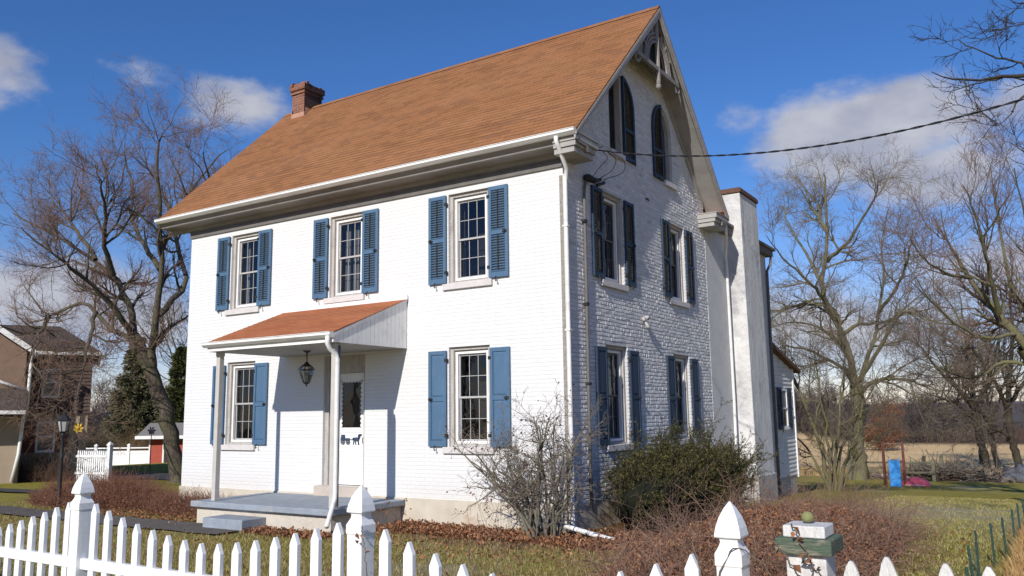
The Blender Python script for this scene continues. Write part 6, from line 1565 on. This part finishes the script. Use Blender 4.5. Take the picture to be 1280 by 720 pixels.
# ------------------------------------------------------------------ white fences, shed and ornaments at far left
g0 = (-22.0, 4.25); pg = local_thing('picket_gate_fence', 'short white picket fence panel beside the neighbouring house', 'fence', (g0[0], g0[1], gh(*g0)), rad(10))
for i in range(14):
    x = .12 + i * .10; b = MB(); b.prism(Fr((0, 0, 0), (1, 0, 0), (0, -1, 0)), [(x - .03, .05), (x + .03, .05), (x + .03, 1.02), (x, 1.07), (x - .03, 1.02)], -.012, .012); b.build('picket', MAT['vinyl'], pg)
b = MB(); b.bx(.05, 1.55, -.045, -.013, .25, .33); b.bx(.05, 1.55, -.045, -.013, .82, .90); b.build('rail', MAT['vinyl'], pg)
b = MB(); b.bx(1.52, 1.66, -.07, .07, -.1, 1.22); b.lathe((1.59, 0, 1.22), [(.085, 0), (.085, .04), (.01, .14)], square=True); b.build('post', MAT['vinyl'], pg)
w0 = (-39.2, 15.0); wfn = local_thing('privacy_fence', 'white vinyl board fence with capped posts in front of the spruce', 'fence', (w0[0], w0[1], gh(*w0)), YAW)
for i in range(4):
    x = -1.5 + i * 1.85; b = MB(); b.bx(x - .07, x + .07, -.07, .07, -.2, 1.16); b.lathe((x, 0, 1.16), [(.09, 0), (.09, .03), (.01, .1)], square=True); b.build('post', MAT['vinyl'], wfn)
    if i < 3:
        b = MB()
        for k in range(9): b.bx(x + .075 + k * .189, x + .075 + k * .189 + .184, -.015, .015, .1, .86)
        b.bx(x + .072, x + 1.778, -.03, .03, .04, .14); b.bx(x + .072, x + 1.778, -.03, .03, .70, .77); b.bx(x + .072, x + 1.778, -.03, .03, .98, 1.05)
        b.build('board_panel', MAT['vinyl'], wfn)
s0 = (-34.3, 15.7); sd = local_thing('garden_shed', 'small red shed with white trim and grey roof behind the maple trunk', 'shed', (s0[0], s0[1], gh(*s0)), YAW)
sd.scale = (1.08, 1.08, 1.08)
RDS = M('red shed boards', (.38, .075, .045), (.31, .06, .04), 4, .7, .004, 30)
b = MB(); b.bx(-.25, 3.2, 0, 2.2, -.2, 1.32); b.extrude([(-.25, 0, 1.32), (-.25, 2.2, 1.32), (-.25, 1.1, 1.85)], (3.4, 0, 0)); b.build('wall', RDS, sd)
b = MB(); b.extrude([(-.75, -.45, 1.28), (3.7, -.45, 1.28), (3.7, 1.1, 1.92), (-.75, 1.1, 1.92)], (0, 0, .06)); b.extrude([(-.75, 2.65, 1.28), (3.7, 2.65, 1.28), (3.7, 1.1, 1.92), (-.75, 1.1, 1.92)], (0, 0, .06)); b.build('roof', M('grey shed shingles', (.22, .205, .185), (.16, .15, .14), 8, .95), sd)
b = MB(); b.bx(-.78, 3.72, -.50, -.452, 1.20, 1.36); b.bx(-.27, -.2, -.03, -.001, -.1, 1.28); b.bx(.42, .50, -.03, -.001, -.1, 1.28); b.bx(1.1, 1.18, -.03, -.001, -.1, 1.28); b.build('trim', MAT['white'], sd)
b = MB(); b.bx(.502, 1.098, -.02, -.001, -.1, 1.2); b.build('door', M('dark shed opening', (.03, .025, .025), (.05, .04, .04), 3, .9), sd)
def spinner(lb, loc, top, col, n, r_):
    z = gh(*loc); t_ = thing('garden_spinner', lb, 'ornament', (loc[0], loc[1], z)); b = MB(); b.tube([(loc[0], loc[1], z - .1), (loc[0], loc[1], z + top)], .018, 5); b.build('stake', MAT['black'], t_)
    b = MB()
    for i in range(n):
        a = 2 * math.pi * i / n; ax = VR * math.cos(a) + np.array([0, 0, 1]) * math.sin(a); sd_ = -VR * math.sin(a) + np.array([0, 0, 1]) * math.cos(a); c = np.array([loc[0], loc[1], z + top])
        b.add([tuple(c), tuple(c + ax * r_ * .55 + sd_ * r_ * .3 + VD * .04), tuple(c + ax * r_), tuple(c + ax * r_ * .6 - sd_ * r_ * .3 - VD * .04)], [(0, 1, 2, 3)])
    b.blob(tuple(np.array([loc[0], loc[1], z + top]) - VD * .03), (.06, .06, .06), 8, .0, 1); b.build('petals', col, t_)
spinner('yellow flower shaped garden spinner on a stake at the neighbouring house corner', (-22.73, 4.7), 1.84, M('yellow spinner metal', (.70, .46, .05), (.6, .38, .04), 4, .5), 7, .2)
spinner('white and copper garden spinner standing in front of the shed roof', (-26.0, 9.85), 1.75, M('copper and white spinner', (.6, .55, .5), (.32, .15, .08), 3, .5), 6, .2)
twiggy('far_hedge', 'tan brown bushes growing behind the white board fence', (-40.3, 18.2), (3.0, 1.1), 1.9, 800, 96, [(.17, .11, .06), (.22, .14, .075), (.11, .075, .045)])
twiggy('dark_bush', 'dark bush behind the white board fence by the neighbouring house', (-42.1, 16.8), (1.1, .8), 2.6, 900, 97, [(.02, .022, .014), (.035, .034, .02), (.05, .042, .026)])
